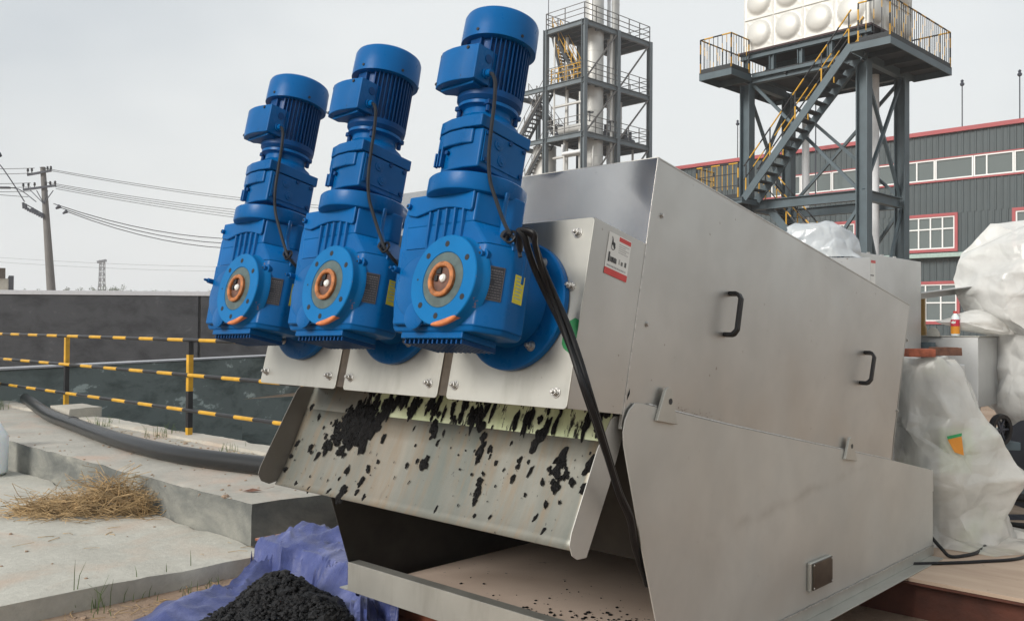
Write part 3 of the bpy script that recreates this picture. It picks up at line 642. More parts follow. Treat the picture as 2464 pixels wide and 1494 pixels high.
# drips hanging down over the apron
av = Vector((0, -0.07, -0.16)).normalized(); an = Vector((0, -0.16, 0.07)).normalized()
for i in range(150):
    x = rnd.choice((-1.50, -1.42, -1.30, -1.2, -1.13, -1.02, -0.97, -0.90, -0.86, -0.77, -0.72, -0.67, -0.53, -0.45, -0.31, -0.20, -0.09)) + rnd.gauss(0, 0.022)
    t_ = 0.15 * rnd.random() ** 1.6
    splat(sl, CP(x, 0.10, 0.0) + Vector((0, 0.07, 0.16)) + av * t_, E1, av, an, rnd.uniform(0.006, 0.017), rnd.uniform(1.3, 3.8), i * 2.1)
sl.build('sludge_splash', m_['sludge'], press, ang=50, kind='stuff', label='black wet sludge clinging to the discharge chute')

# ================================================================== GEAR MOTORS
def gear_motor(label):
    r = empty('gear_motor', MI @ T((-0.302, -0.3275, -0.668)), label, 'gear motor', 'blue gear motors on the front of the sludge press')
    B1, B2 = m_['blue'], m_['blue2']
    RX = RotX(90)   # lathe axis z -> -y
    def bl(name, mb, mat=B1, par=r, bev=0.0, ang=32): return mb.build(name, mat, par, bevel=bev, ang=ang)
    bl('flange', MB().lathe([(0, 0.0), (.232, 0.0), (.238, .004), (.238, .026), (.232, .031), (0.17, .031), (0.165, .028), (0, .028)], 72, M=RX))
    bl('flange_neck', MB().lathe([(.158, .030), (.150, .05), (.150, .16)], 48, M=RX))
    for a in (52, 128, 232, 308):
        x = .192 * math.cos(R(a)); z = .192 * math.sin(R(a)); f = lambda q0, q1: ((x, -q0, z), (x, -q1, z))
        bl('flange_bolt', MB().frust(*f(.031, .035), .019, n=20).frust(*f(.035, .039), .0145, n=18).frust(*f(.039, .052), .013, n=6).frust(*f(.052, .064), .0068, n=12), m_['zinc'], bev=.001)
    # main gear housing
    h = MB()
    lower = [(-.272, -.345), (.128, -.345), (.142, -.338), (.190, -.268), (.195, -.255), (.193, -.165), (.17, -.150), (-.25, -.150), (-.276, -.175)]
    h.prism(lower, -.150, .135, ax='z')
    # tapering chamfered underside
    n = len(lower); cxx, cyy = -.03, -.245
    def ring(sc, z): return [(cxx + (x - cxx) * sc, cyy + (y - cyy) * sc, z) for x, y in lower]
    h.add(ring(1, -.150) + ring(.95, -.168), [(i, (i + 1) % n, n + (i + 1) % n, n + i) for i in range(n)] + [tuple(range(n, 2 * n))])
    # shoulder between wide lower casing and the narrow upper casing
    up = [(-.290, -.343), (.058, -.343), (.060, -.335), (.112, -.222), (.118, -.212), (.118, -.165), (.10, -.152), (-.25, -.152), (-.292, -.18)]
    h.add([(x, y, .134) for x, y in lower] + [(x, y, .215) for x, y in up], [(i, (i + 1) % n, n + (i + 1) % n, n + i) for i in range(n)])
    h.prism(up, .214, .335, ax='z')
    hs = bl('gear_housing', h, bev=.010, ang=40)
    # left flank frame of the casing
    bl('side_frame', MB().prism([(-.280, -.150), (-.302, -.06), (-.318, .12), (-.322, .25), (-.312, .30), (-.290, .325), (-.272, .30), (-.268, -.150)], -.335, -.16, ax='y'), bev=.006, par=hs)
    # upper side gusset rib on the right
    bl('gusset', MB().prism([(.055, .20), (.066, .20), (.198, .13), (.198, .02), (.19, .02)], -.215, -.200, ax='y').prism([(.112, .335), (.124, .335), (.120, .25), (.140, .21), (.193, .155), (.193, .12), (.112, .12)], -.272, -.256, ax='y'), bev=.004, par=hs)
    # raised upper face with an arched lower edge, and shallow cooling ribs below it
    lip = [(-.284, .330), (-.284, .262), (-.235, .252)] + [(-.225 + .262 * t, .252 + .022 * math.sin(math.pi * t)) for t in (.1, .25, .4, .55, .7, .85)] + [(.045, .250), (.052, .262), (.052, .330)]
    bl('upper_face', MB().prism(lip, -.356, -.342, ax='y'), bev=.005, par=hs)
    for i in range(5):
        x = -.160 + i * .042; zt = .258 + .012 * math.sin(math.pi * (i + 1) / 6)
        bl('cooling_rib', MB().add([(x - .009, -.341, .12), (x + .009, -.341, .12), (x + .005, -.352, .15), (x - .005, -.352, .15), (x - .009, -.341, zt), (x + .009, -.341, zt), (x + .004, -.357, zt), (x - .004, -.357, zt)], [(0, 1, 2, 3), (7, 6, 5, 4), (0, 4, 5, 1), (1, 5, 6, 2), (2, 6, 7, 3), (3, 7, 4, 0)]), bev=.0025, par=hs)
    bl('front_pad', MB().prism([(-.246, -.148), (.02, -.148), (.02, .10), (-.10, .125), (-.262, .125)], -.370, -.344, ax='y'), bev=.008, par=hs)
    # big round bearing bulge on the left of the face, and a small one below it
    bl('bearing_boss', MB().lathe([(.108, .366), (.108, .375), (.101, .379), (0, .379)], 48, M=T((-.138, 0, -.015)) @ RX).lathe([(.050, .370), (.050, .378), (.044, .381), (0, .381)], 32, M=T((-.125, 0, -.118)) @ RX), par=hs)
    # hub with seven tapped holes
    hub = bl('output_hub', MB().lathe([(.168, .330), (.164, .345), (.159, .352), (.157, .362), (.157, .384), (.154, .3875), (.098, .3875), (.096, .3835), (0, .3835)], 72, M=RX), m_['hub'])
    for a in (92, 136, 178, 224, 268, 330, 35):
        x = .125 * math.cos(R(a)); z = .125 * math.sin(R(a))
        if a == 178: bl('dowel_hole', MB().frust((x, -.3866, z), (x, -.3880, z), .004, n=10), m_['hole'], hub); continue
        bl('tapped_hole', MB().frust((x, -.3860, z), (x, -.3882, z), .0105, n=16), m_['hole'], hub)
    bl('seal', MB().lathe([(.0955, .3835), (.0955, .3862), (.060, .3862), (.060, .3835)], 56, M=RX, close=True), m_['ring'], hub)
    bl('bore_ring', MB().lathe([(.060, .382), (.061, .397), (.057, .400), (.047, .400), (.044, .396), (.044, .355)], 48, M=RX, close=True), m_['orange'], hub)
    bl('bore', MB().lathe([(.0445, .386), (.0445, .3865), (0.030, .3868), (0, .3868)], 32, M=RX), m_['shaftin'], hub)
    bl('keyway', MB().box(-.030, -.008, -.393, -.3865, .020, .040).box(-.035, -.022, -.393, -.3865, -.005, .015), m_['hole'], hub)
    bl('bore_cap', MB().lathe([(.014, .3865), (.014, .392), (.009, .398), (0, .399)], 20, M=T((.004, 0, .004)) @ RX), m_['white'], hub)
    # oil plugs
    for x, y, z, s in ((.128, -.325, .092, 1.0), (-.272, -.335, .292, .85), (-.262, -.375, .05, .5)):
        bl('oil_plug', MB().frust((x, y + .04, z), (x, y - .018, z), .026 * s, .022 * s, 20).frust((x, y - .018, z), (x, y - .034, z), .013 * s, n=6), bev=.002, par=hs)
        bl('plug_socket', MB().frust((x, y - .0345, z), (x, y - .036, z), .006 * s, n=6), m_['hole'], par=hs)
    bl('eye_hole', MB().frust((.150, -.274, .175), (.150, -.279, .175), .021, n=20), m_['hole'], par=hs)
    # nameplate and yellow sticker on the right flank
    d = Vector((.048, .070, 0)).normalized(); nrm = Vector((d.y, -d.x, 0)); c0 = Vector((.1665, -.3025, 0))
    def onf(u, z, h): return c0 + d * u + nrm * h + Vector((0, 0, z))
    npb = MB(); q = [(-.026, -.058), (.026, -.058), (.026, .058), (-.026, .058)]
    npb.add([onf(u, z, .0005) for u, z in q] + [onf(u, z, .0025) for u, z in q], [(4, 5, 6, 7), (0, 1, 5, 4), (1, 2, 6, 5), (2, 3, 7, 6), (3, 0, 4, 7)])
    npo = bl('nameplate', npb, m_['plate'], ang=0)
    le = MB(); rr_ = random.Random(3); z = .050
    def fr(u0, u1, z0, z1): le.add([onf(u, z_, .0028) for u, z_ in ((u0, z0), (u1, z0), (u1, z1), (u0, z1))], [(0, 1, 2, 3)])
    fr(-.025, -.0235, -.057, .057); fr(.0235, .025, -.057, .057); fr(-.025, .025, .0555, .057); fr(-.025, .025, -.057, -.0555)
    for rrow in range(11):
        z = .046 - rrow * .0092; u = -.021
        if rrow in (4, 5) : u = -.004
        while u < .020:
            wd = rr_.uniform(.003, .010); fr(u, min(u + wd, .021), z - (.0045 if rrow == 0 else .0028), z); u += wd + .0022
    bl('plate_lettering', le, m_['platelet'], npo, ang=0)
    yl = bl('warning_sticker', MB().box(.1952, .1960, -.243, -.196, -.048, .048), m_['yellow'], ang=0)
    yt = MB()
    for k in range(7): yt.box(.1961, .1964, -.236, -.203 - .004 * (k % 3), .036 - k * .0115, .040 - k * .0115)
    bl('sticker_print', yt, m_['ledgegreen'], yl, ang=0)
    # finned sump plate under the casing
    fb = MB().box(-.225, .085, -.337, -.170, -.190, -.167); sp = bl('sump_plate', fb, bev=.004)
    for i in range(13): x = -.21 + i * .0235; bl('sump_fin', MB().box(x - .0035, x + .0035, -.325, -.16, -.206, -.189), B2, sp)
    cp = MB(); cr2 = [(.1585, .374), (.1585, .3848), (.1548, .3886), (.142, .3886)]; an_ = list(range(262, 307, 4)); vs = []
    for k, q_ in enumerate(an_):
        e = math.sin(math.pi * k / (len(an_) - 1)) ** .5
        for h, (r2, y2) in enumerate(cr2): r3 = r2 + (.1548 - r2) * (1 - e) * (h == 3); vs.append((r3 * math.cos(R(q_)), -y2 - (.0 if h else -(1 - e) * .010), r3 * math.sin(R(q_))))
    cp.add(vs, [(i * 4 + j, i * 4 + j + 1, i * 4 + j + 5, i * 4 + j + 4) for i in range(len(an_) - 1) for j in range(3)])
    bl('chipped_paint', cp, m_['chip'], hub, ang=0)
    # -------- input side: everything stands on the motor axis
    AX = T((-.078, -.232, 0))
    bl('input_flange', MB().lathe([(0, .318), (.165, .318), (.176, .323), (.179, .328), (.179, .380), (.175, .385), (.0, .385)], 72, M=AX @ T((.012, 0, 0))))
    for a in range(20, 380, 60): bl('coupling_bolt', MB().frust((.125 * math.cos(R(a)), .125 * math.sin(R(a)), .389), (.125 * math.cos(R(a)), .125 * math.sin(R(a)), .402), .013, n=6, M=AX).frust((.125 * math.cos(R(a)), .125 * math.sin(R(a)), .402), (.125 * math.cos(R(a)), .125 * math.sin(R(a)), .416), .007, n=10, M=AX), m_['blue2'])
    bl('spigot', MB().lathe([(.095, .385), (.095, .42)], 32, M=AX), B2)
    def foot(k, dx=0):  # outline of the inline gearbox around the motor axis
        P = [(.137, -.150), (.06, -.160), (-.01, -.158), (-.075, -.142), (-.122, -.105), (-.150, -.050), (-.157, .005), (-.148, .055), (-.115, .092), (-.07, .105), (.137, .105)]
        return [(x * k + dx, y * k) for x, y in P]
    ib = MB().prism(foot(.90, .012), .404, .546, ax='z', M=AX)
    igb = bl('inline_gearbox', ib, bev=.007, ang=40)
    bl('gearbox_band', MB().prism([(x, y) if x < 0.05 else (min(x, .10), y) for x, y in foot(.985)], .490, .545, ax='z', M=AX), bev=.006, par=igb)
    bl('gearbox_cover', MB().prism(foot(1.0), .548, .592, ax='z', M=AX), bev=.004, par=igb)
    for x in (-.098, -.085): bl('casing_rib', MB().box(x - .003, x + .003, -.130, -.112, .432, .485, M=AX), bev=.002, par=igb)
    bl('casing_rib', MB().box(-.050, -.042, -.150, -.13, .42, .498, M=AX), bev=.002, par=igb)
    for y, z in ((-.055, .510), (-.030, .458)): bl('side_boss', MB().frust((.1355, y, z), (.1435, y, z), .020, n=20, M=AX).frust((.1435, y, z), (.147, y, z), .011, n=6, M=AX), bev=.002, par=igb)
    bl('side_cover', MB().box(.135, .1395, -.125, .085, .425, .542, M=AX), bev=.003, par=igb)
    for y, z in ((-.112, .532), (-.112, .436), (.0, .534), (.07, .436), (.072, .530)): bl('cover_bolt', MB().frust((.1395, y, z), (.146, y, z), .009, n=6, M=AX), m_['blue2'], par=igb)
    bl('drain_plug', MB().frust((-.02, -.138, .470), (-.02, -.150, .470), .008, n=12, M=AX), B2, par=igb)
    bl('adapter', MB().lathe([(.125, .590), (.122, .612), (.105, .625), (.092, .640), (.090, .662), (.100, .668), (.112, .670), (.112, .682)], 40, M=AX))
    for a in range(45, 405, 90):
        x = .104 * math.cos(R(a)); y = .104 * math.sin(R(a)); bl('adapter_lug', MB().box(x - .014, x + .014, y - .014, y + .014, .664, .682, M=AX).frust((x, y, .640), (x, y, .665), .010, n=6, M=AX), B2, bev=.003)
    mo = bl('motor_body', MB().lathe([(.085, .680), (.108, .686), (.120, .700), (.122, .722), (.110, .726), (.106, .73), (.106, .93)], 48, M=AX), B2)
    fi = MB()
    for k in range(44):
        a = 360 * k / 44.0
        if 240 < a < 300: continue
        fi.box(.100, .1215, -.0020, .0020, .722, .935, M=AX @ RotZ(a))
    bl('cooling_fins', fi, B2, mo, ang=0)
    bl('foot_pad', MB().box(-.028, .028, -.118, -.095, .86, .935, M=AX), B2, mo, bev=.004)
    bl('fan_cover', MB().lathe([(.135, .920), (.1405, .922), (.1405, .960), (.139, 1.020), (.134, 1.032), (.122, 1.040), (.06, 1.043), (0, 1.043)], 72, M=AX), B1)
    for a in (280, 350, 60, 130, 200): bl('fan_cover_screw', MB().frust((.139 * math.cos(R(a)), .139 * math.sin(R(a)), .940), (.1435 * math.cos(R(a)), .1435 * math.sin(R(a)), .940), .006, n=8, M=AX), m_['hole'])
    # terminal box on the front of the motor
    TBM = T((-.100, 0, 0))
    tb = [(-.112, -.388)] + [(-.112 + .212 * t, -.388 - .026 * math.sin(math.pi * (0.12 + t * .88) ) - .008 * t) for t in (.15, .3, .45, .6, .75, .9)] + [(.100, -.400), (.100, -.300), (-.06, -.300), (-.112, -.335)]
    tbo = bl('terminal_box', MB().prism(tb, .728, .860, ax='z', M=TBM).prism([(-.09, -.38), (.085, -.385), (.07, -.305), (-.05, -.305)], .718, .730, ax='z', M=TBM), bev=.004, ang=40)
    for x, z in ((-.098, .742), (.038, .742), (.055, .848), (-.090, .850)): bl('cover_screw', MB().frust((x, -.396 if x < 0 else -.404, z), (x, -.4115 if x > 0 else -.400, z), .0065, n=10, M=TBM), m_['hole'], tbo)
    bl('blanking_plug', MB().frust((.100, -.345, .822), (.1035, -.345, .822), .016, n=20, M=TBM), B2, tbo, bev=.001)
    bl('cable_gland', MB().frust((.100, -.345, .765), (.108, -.345, .765), .020, n=20, M=TBM).frust((.108, -.345, .765), (.128, -.345, .763), .015, .014, n=8, M=TBM), B1, tbo, bev=.0015)
    return r
gm3 = gear_motor('nearest and rightmost of the three blue gear motors, beside the sticker on the press')
gm2 = copy_tree(gm3); gm2['label'] = 'middle blue gear motor of the three on the front of the press'; gm2.matrix_world = MI @ T((-0.302 - 0.656, -0.3275, -0.668)) @ RotY(-1.25)
gm1 = copy_tree(gm3); gm1['label'] = 'farthest and leftmost blue gear motor, with the rail ending behind it'; gm1.matrix_world = MI @ T((-0.302 - 1.312, -0.3275, -0.668)) @ RotY(-1.6)
gm3.matrix_world = MI @ T((-0.302, -0.3275, -0.668)) @ RotY(-0.8)

# cables, in the inclined frame of the press
def cable(name, pts, r, mat, label, M=MI, cat='cable', group=None, sm=7):
    o = MB().tube(pts, r, 10, smooth_n=sm).build(name, mat); o.matrix_world = M; return tag(o, label, cat, group)
gx0, gy0, gz0 = -0.302, -0.3275, -0.668
LEAN = (-0.8, -1.25, -1.6)     # the three stand a touch differently on their flanges
def rel(x, y, z, k=0):
    a = R(LEAN[k]); return (gx0 - 0.656 * k + x * math.cos(a) + z * math.sin(a), gy0 + y, gz0 - x * math.sin(a) + z * math.cos(a))
for k, lab in ((0, 'thin dark cable looping down from the nearest blue motor'), (1, 'thin dark cable looping down from the middle blue motor'), (2, 'thin dark cable looping down from the farthest blue motor')):
    tail = [rel(.200, -.285, .15, k), rel(.215, -.20, .10, k), rel(.235, -.12, .09, k), rel(.30, -.06, .09, k)] if k else [rel(.205, -.270, .145, k), rel(.222, -.262, .10, k)]
    cable('motor_cable', [rel(.018, -.345, .762, k), rel(.040, -.350, .752, k), rel(.062, -.352, .715, k), rel(.074, -.352, .64, k), rel(.080, -.352, .54, k), rel(.086, -.348, .44, k), rel(.096, -.335, .36, k), rel(.125, -.320, .29, k), rel(.170, -.300, .20, k)] + tail, 0.0066, m_['cable'], lab, group='cables from the blue motors')
for k in (0, 1, 2):
    pts = [rel(.150, -.280, .172, k), rel(.172, -.292, .178, k), rel(.192, -.290, .172, k)]
    o = MB().tube(pts, .006, 8, smooth_n=4).tube([rel(.188 + .020 * math.cos(a), -.285 + .004 * math.sin(a), .165 + .020 * math.sin(a), k) for a in [2 * math.pi * i / 14 for i in range(15)]], .005, 6).build('cable_tie', m_['rubber']); o.matrix_world = MI
    tag(o, ('black tie holding the cable to the nearest blue gearbox', 'black tie holding the cable to the middle blue gearbox', 'black tie holding the cable to the farthest blue gearbox')[k], 'cable tie', 'cable ties on the gearboxes')
CBP = [(-0.037, -0.76, 1.688), (-0.04, -0.74, 1.651), (-0.051, -0.69, 1.586), (-0.048, -0.63, 1.499), (-0.014, -0.6, 1.408), (0.036, -0.59, 1.298), (0.082, -0.585, 1.19), (0.087, -0.53, 1.077), (0.063, -0.44, 0.956), (0.033, -0.33, 0.81), (0.014, -0.24, 0.706), (-0.022, -0.16, 0.592), (-0.045, -0.04, 0.42)]
for j in range(3):
    base = []
    for i, (x, y, z) in enumerate(CBP):
        t = i / (len(CBP) - 1); base.append((x + (0, .014, .026)[j] * (.7 + 1.1 * math.sin(t * math.pi * 1.6 + j)) * (1 - t ** 5), y + (0, .012, -.006)[j], z + (0, .006, .012)[j]))
    base = [(x0_, y0_, z0_) for x0_, y0_, z0_ in ((CBP[0][0] - .045, CBP[0][1] + .03, CBP[0][2] - .02 - .01 * j), (CBP[0][0] - .02, CBP[0][1] - .005, CBP[0][2] + .022))] + base
    cable('power_cable', base, (.0115, .0100, .0090)[j], m_['rubber'], ('thickest strand of the black cable bundle hanging beside the chute', 'middle strand of the black cable bundle hanging beside the chute', 'rear strand of the black cable bundle hanging beside the chute')[j], M=MM, group='black cables hanging beside the chute')
# ================================================================== LEFT YARD
# striped railing along the ledge
rail = empty('guard_railing', MM @ T((0, 1.95, 0.16)), 'black and yellow striped pipe railing along the ledge of the pit', 'railing')
def striped(name, a, b, w_, seg, parent, phase=0, rnd=True):
    a = Vector(a); b = Vector(b); Lg = (b - a).length; d = (b - a) / Lg; mb = MB(); t = -phase; k = 0
    while t < Lg:
        t0 = max(t, 0); t1 = min(t + seg, Lg)
        if t1 > t0:
            if rnd: mb.frust(a + d * t0, a + d * t1, w_ / 2, n=12, cap=False, m=k % 2)
            else: mb.bar(a + d * t0, a + d * t1, w_, w_, m=k % 2)
        t += seg; k += 1
    return mb.build(name, [m_['pyel'], m_['pblk']], parent)
for i, x in enumerate((-14.3, -10.88, -7.46, -4.1)):
    striped('post', (x, 0, 0), (x, 0, 1.04), 0.055, 0.40, rail, phase=0.12 if i % 2 else 0.3, rnd=False)
for z in (1.06, 0.68, 0.295):
    striped('rail', (-16.5, -0.0 if z > 1 else -0.046, z), (-3.5, -0.0 if z > 1 else -0.046, z), 0.042, 0.36, rail, phase={1.06: 0.1, .68: 0.25, .295: 0.0}[z])
# black pipe lying on the ledge
pp = [(-7.5, 14.0), (-7.21, 13.56), (-5.92, 11.6), (-5.08, 10.52), (-4.18, 9.39), (-3.61, 8.74), (-3.03, 8.18), (-2.58, 7.85), (-2.09, 7.55), (-1.62, 7.25), (-1.3, 7.0)]
pm = MB().tube([(x, y, 0.230) for x, y in pp], 0.078, 20, smooth_n=5)
po = pm.build('plastic_pipe', m_['pipe']); tag(po, 'long thick black plastic pipe lying on the ledge behind the railing posts', 'pipe')
MB().frust((-5.13, 10.60, .230), (-5.07, 10.52, .230), 0.083, n=20).build('pipe_joint', m_['rubber'], po)
# milky jug at the left edge
jg = empty('plastic_jug', T((-5.26, 9.08, -0.128)), 'large milky white plastic jug standing on the concrete slab', 'jug')
MB().lathe([(.17, 0), (.205, .03), (.21, .36), (.20, .40), (.13, .53), (.05, .565), (.045, .60)], 28).build('jug_body', m_['jug'], jg, bevel=.01)
MB().lathe([(.052, .60), (.052, .64), (0, .64)], 16).build('cap', m_['red'], jg)
# straw heap
rnd = random.Random(5)
st = MB()
for i in range(1500):
    a = rnd.gauss(0, .17); side_ = rnd.random()
    bx_ = -3.30 + a * 1.25; by_ = 7.30 + rnd.gauss(0, .12)
    if side_ < .25: bx_ = -3.75 + rnd.uniform(-.2, .3)
    hgt = 0.31 * math.exp(-((bx_ + 3.20) / .19) ** 2) + .07 * math.exp(-((bx_ + 3.6) / .3) ** 2)
    z = -0.125 + rnd.random() * max(.015, hgt) * max(0.1, 1 - abs(by_ - 7.3) * 3)
    l = rnd.uniform(.08, .30); th = rnd.gauss(0.25, .5) + (math.pi if rnd.random() < .5 else 0); el = rnd.gauss(0.12, .35)
    d = Vector((math.cos(th) * math.cos(el), math.sin(th) * math.cos(el) * .7, math.sin(el)))
    p0 = Vector((bx_, by_, z)); p2 = p0 + d * l; p1 = (p0 + p2) / 2 + Vector((rnd.gauss(0, .025), rnd.gauss(0, .025), rnd.uniform(0, .05)))
    for q in (p0, p1, p2): q.z = max(q.z, -.123)
    st.tube([p0, p1, p2], [rnd.uniform(.0015, .0032)] * 3, 3)
for k in range(60):   # a wispy tuft at the right end
    p0 = Vector((-2.93 + rnd.gauss(0, .03), 7.25 + rnd.gauss(0, .04), -.12)); st.tube([p0, p0 + Vector((rnd.gauss(-.02, .03), 0, .10)), p0 + Vector((rnd.gauss(0.03, .06), rnd.gauss(0, .04), rnd.uniform(.08, .2)))], .0022, 3)
place(st.build('straw_heap', m_['straw'], ang=0), Matrix()); tag(bpy.data.objects['straw_heap'], 'heap of dry yellow straw against the foot of the concrete ledge', 'straw', kind='stuff')
# weeds and litter along the slab edge
gr = MB()
for cx_, cy_, n_, h_ in ((-3.40, -.62, 9, .17), (-3.38, -.35, 8, .09), (-3.36, -.8, 6, .08), (-9.2, 1.72, 30, .12), (-7.7, 1.80, 26, .14), (-12.3, 1.5, 50, .14), (-6.2, 1.75, 14, .08), (-3.3, -0.1, 14, .08)):
    for k in range(n_):
        x = cx_ + rnd.gauss(0, .07); y = cy_ + rnd.gauss(0, .09); z0 = 0.15 if y > .5 else (-.25 if x > -3.44 else -.13); hh = h_ * rnd.uniform(.4, 1.2); a = rnd.uniform(0, 6.3); q = rnd.uniform(.1, .6) * hh
        p0 = Vector((x, y, z0)); p2 = p0 + Vector((math.cos(a) * q, math.sin(a) * q, hh)); gr.tube([p0, (p0 * .45 + p2 * .55) - Vector((math.cos(a), math.sin(a), 0)) * q * .3, p2], [.003, .0022, .0006], 3)
place(gr.build('weeds', m_['grass'], ang=0)); tag(bpy.data.objects['weeds'], 'thin green weeds growing along the slab and ledge edges', 'weeds', kind='stuff')
pb = MB()
def pebble(mb, p, r, seed, sq=.6):
    t = (1 + 5 ** .5) / 2
    V = [(-1, t, 0), (1, t, 0), (-1, -t, 0), (1, -t, 0), (0, -1, t), (0, 1, t), (0, -1, -t), (0, 1, -t), (t, 0, -1), (t, 0, 1), (-t, 0, -1), (-t, 0, 1)]
    Fc = [(0, 11, 5), (0, 5, 1), (0, 1, 7), (0, 7, 10), (0, 10, 11), (1, 5, 9), (5, 11, 4), (11, 10, 2), (10, 7, 6), (7, 1, 8), (3, 9, 4), (3, 4, 2), (3, 2, 6), (3, 6, 8), (3, 8, 9), (4, 9, 5), (2, 4, 11), (6, 2, 10), (8, 6, 7), (9, 8, 1)]
    vs = []
    for v in V:
        v = Vector(v).normalized(); k = 1 + .45 * noise.noise(v * 1.5 + Vector((seed, seed * .7, 0))); vs.append(Vector(p) + Vector((v.x * k, v.y * k, v.z * k * sq)) * r)
    mb.add(vs, Fc)
for k in range(300):
    x = -3.36 + abs(rnd.gauss(0, .55)); y = rnd.uniform(-1.8, .25)
    if rnd.random() < .35: x = rnd.uniform(-9, -3.9); y = rnd.choice((.55, 1.0, 1.6, 1.7)) + rnd.gauss(0, .12); z = .152
    elif rnd.random() < .06: x = rnd.uniform(-6, -3.5); y = rnd.uniform(-1.2, .4); z = -.128
    else: z = -.248
    pebble(pb, (x, y, z), rnd.uniform(.004, .016) * (2 if rnd.random() < .05 else 1), k * 1.7)
place(pb.build('grit', m_['soil'], ang=0)); tag(bpy.data.objects['grit'], 'loose grit and crumbs of soil scattered along the concrete edges', 'grit', kind='stuff')
tw = MB()
for k in range(150):
    q = rnd.random()
    if q < .5: x = -3.36 + abs(rnd.gauss(0, .25)); y = rnd.uniform(-1.3, .2); z = -.245
    elif q < .8: x = rnd.uniform(-10, -4.2); y = 1.66 + rnd.gauss(0, .05); z = .154
    else: x = rnd.uniform(-7, -3.6); y = rnd.uniform(-.9, .4); z = -.126
    a = rnd.uniform(0, 3.14); l = rnd.uniform(.03, .14); d = Vector((math.cos(a), math.sin(a), rnd.uniform(0, .12))) * l; p0 = Vector((x, y, z))
    tw.tube([p0, p0 + d * .5 + Vector((rnd.gauss(0, .01), rnd.gauss(0, .01), .004)), p0 + d], rnd.uniform(.0012, .003), 4)
place(tw.build('twigs', m_['straw'], ang=0)); tag(bpy.data.objects['twigs'], 'dry twigs and stalks strewn along the concrete edges', 'twigs', kind='stuff')
# dry leaf on the ledge
lf = MB().add([(0, 0, .002), (.07, .02, .02), (.15, .0, .012), (.08, -.035, .004)], [(0, 1, 2, 3)]).add([(.14, .0, .012), (.23, .05, .03), (.22, .058, .03)], [(0, 1, 2)])
o = lf.build('dry_leaf', m_['brick2'], ang=0); o.matrix_world = MM @ T((-4.15, .66, .155)) @ RotZ(40); tag(o, 'curled brown dry leaf lying on the corner of the ledge', 'leaf')

# distant things on the left ------------------------------------------------
pole = empty('utility_pole', T((-27.7, 55, -0.25)), 'tall concrete utility pole with two crossarms beyond the dark wall', 'utility pole')
lean = -0.95
def pz(z): return Vector((lean * (z + .25) / 11.2, 0, z + .25))
MB().frust(pz(-.25), pz(10.85), 0.30, 0.15, 18).build('pole_shaft', m_['polec'], pole)
for z, w_ in ((10.45, 1.35), (9.55, 1.85)):
    q = pz(z); a = MB().bar(q + Vector((-w_ * .62, -.25, -.12)), q + Vector((w_ * .45, -.25, .16)), .10, .13); ca = a.build('crossarm', m_['dark'], pole)
    for t in ((-.60, -.42, .28, .43) if z > 10 else (-.62, -.45, -.25, .12, .26, .42)):
        c_ = q + Vector((w_ * t, -.25, .05 + t * .15)); MB().lathe([(.03, 0), (.03, .12), (.07, .14), (.07, .2), (.05, .22), (.07, .25), (.05, .32), (0, .33)], 8, M=T(c_)).build('insulator', m_['pblk'], ca)
br = MB()
for dx in (-.72, -.35, .32, .66): br.bar(pz(9.4) + Vector((dx, -.25, 0)), pz(8.6) + Vector((0, -.2, 0)), .04, .04)
br.build('crossarm_braces', m_['dark'], pole)
sw = MB(); rr_ = random.Random(2)
for k in range(9): sw.frust(pz(8.55) + Vector((-1.2 + k * .14, -.3, -.0 - k * .07 + rr_.uniform(-.1, .1))), pz(8.35) + Vector((-1.15 + k * .14, -.3, -.05 - k * .07)), .07, .1, 8)
sw.bar(pz(8.55) + Vector((-1.25, -.25, .1)), pz(8.1) + Vector((0, -.25, -.15)), .06, .06)
sw.build('switch_gear', m_['dark'], pole)
cn_ = MB().frust(pz(8.3) + Vector((.75, -.25, .0)), pz(8.4) + Vector((1.0, -.25, .05)), .06, .13, 10).frust(pz(8.0) + Vector((1.15, -.25, .0)), pz(8.1) + Vector((1.4, -.25, .05)), .05, .12, 10)
cn_.build('cable_terminal', m_['dark'], pole)
lm = MB().tube([pz(8.7) + Vector((-1.1, -.3, 0)), pz(10.1) + Vector((-1.9, -.3, 0)), pz(10.9) + Vector((-2.6, -.3, .15)), pz(10.95) + Vector((-3.3, -.3, .05))], .035, 6, smooth_n=6); la = lm.build('lamp_bracket', m_['dark'], pole)
MB().box(-.45, .3, -.12, .12, -.08, .06, M=T(pz(10.95) + Vector((-3.5, -.3, .05)))).build('lamp_head', m_['dark'], la, bevel=.04)
lm = MB().tube([pz(8.7) + Vector((-.4, -.3, 0)), pz(9.4) + Vector((-1.3, -.3, 0)), pz(9.55) + Vector((-2.0, -.3, .0))], .03, 6, smooth_n=5); la = lm.build('lamp_bracket', m_['dark'], pole)
MB().box(-.4, .3, -.12, .12, -.07, .05, M=T(pz(9.55) + Vector((-2.2, -.3, .0)))).build('lamp_head', m_['dark'], la, bevel=.04)
def wire(a, b, sag, r=.017, n=18, name='overhead_wire', lab=None, grp='overhead wires'):
    a = Vector(a); b = Vector(b); pts = [a.lerp(b, t / n) - Vector((0, 0, sag * 4 * (t / n) * (1 - t / n))) for t in range(n + 1)]
    o = MB().tube(pts, r, 5).build(name, m_['wire']); return tag(o, lab, 'wire', grp)
P0 = Vector((-27.7, 55, -.25))
def pw(z, dx): return P0 + pz(z) + Vector((dx, -.25, .25))
wl_ = ['top wire from the upper crossarm to the right', 'second wire from the upper crossarm to the right']
for i, dx in enumerate((-.1, .55)): wire(pw(10.55 - .2 * i, dx), (-7.9 + i * .5, 74.5, 10.9 - i * .25), .55, lab=wl_[i])
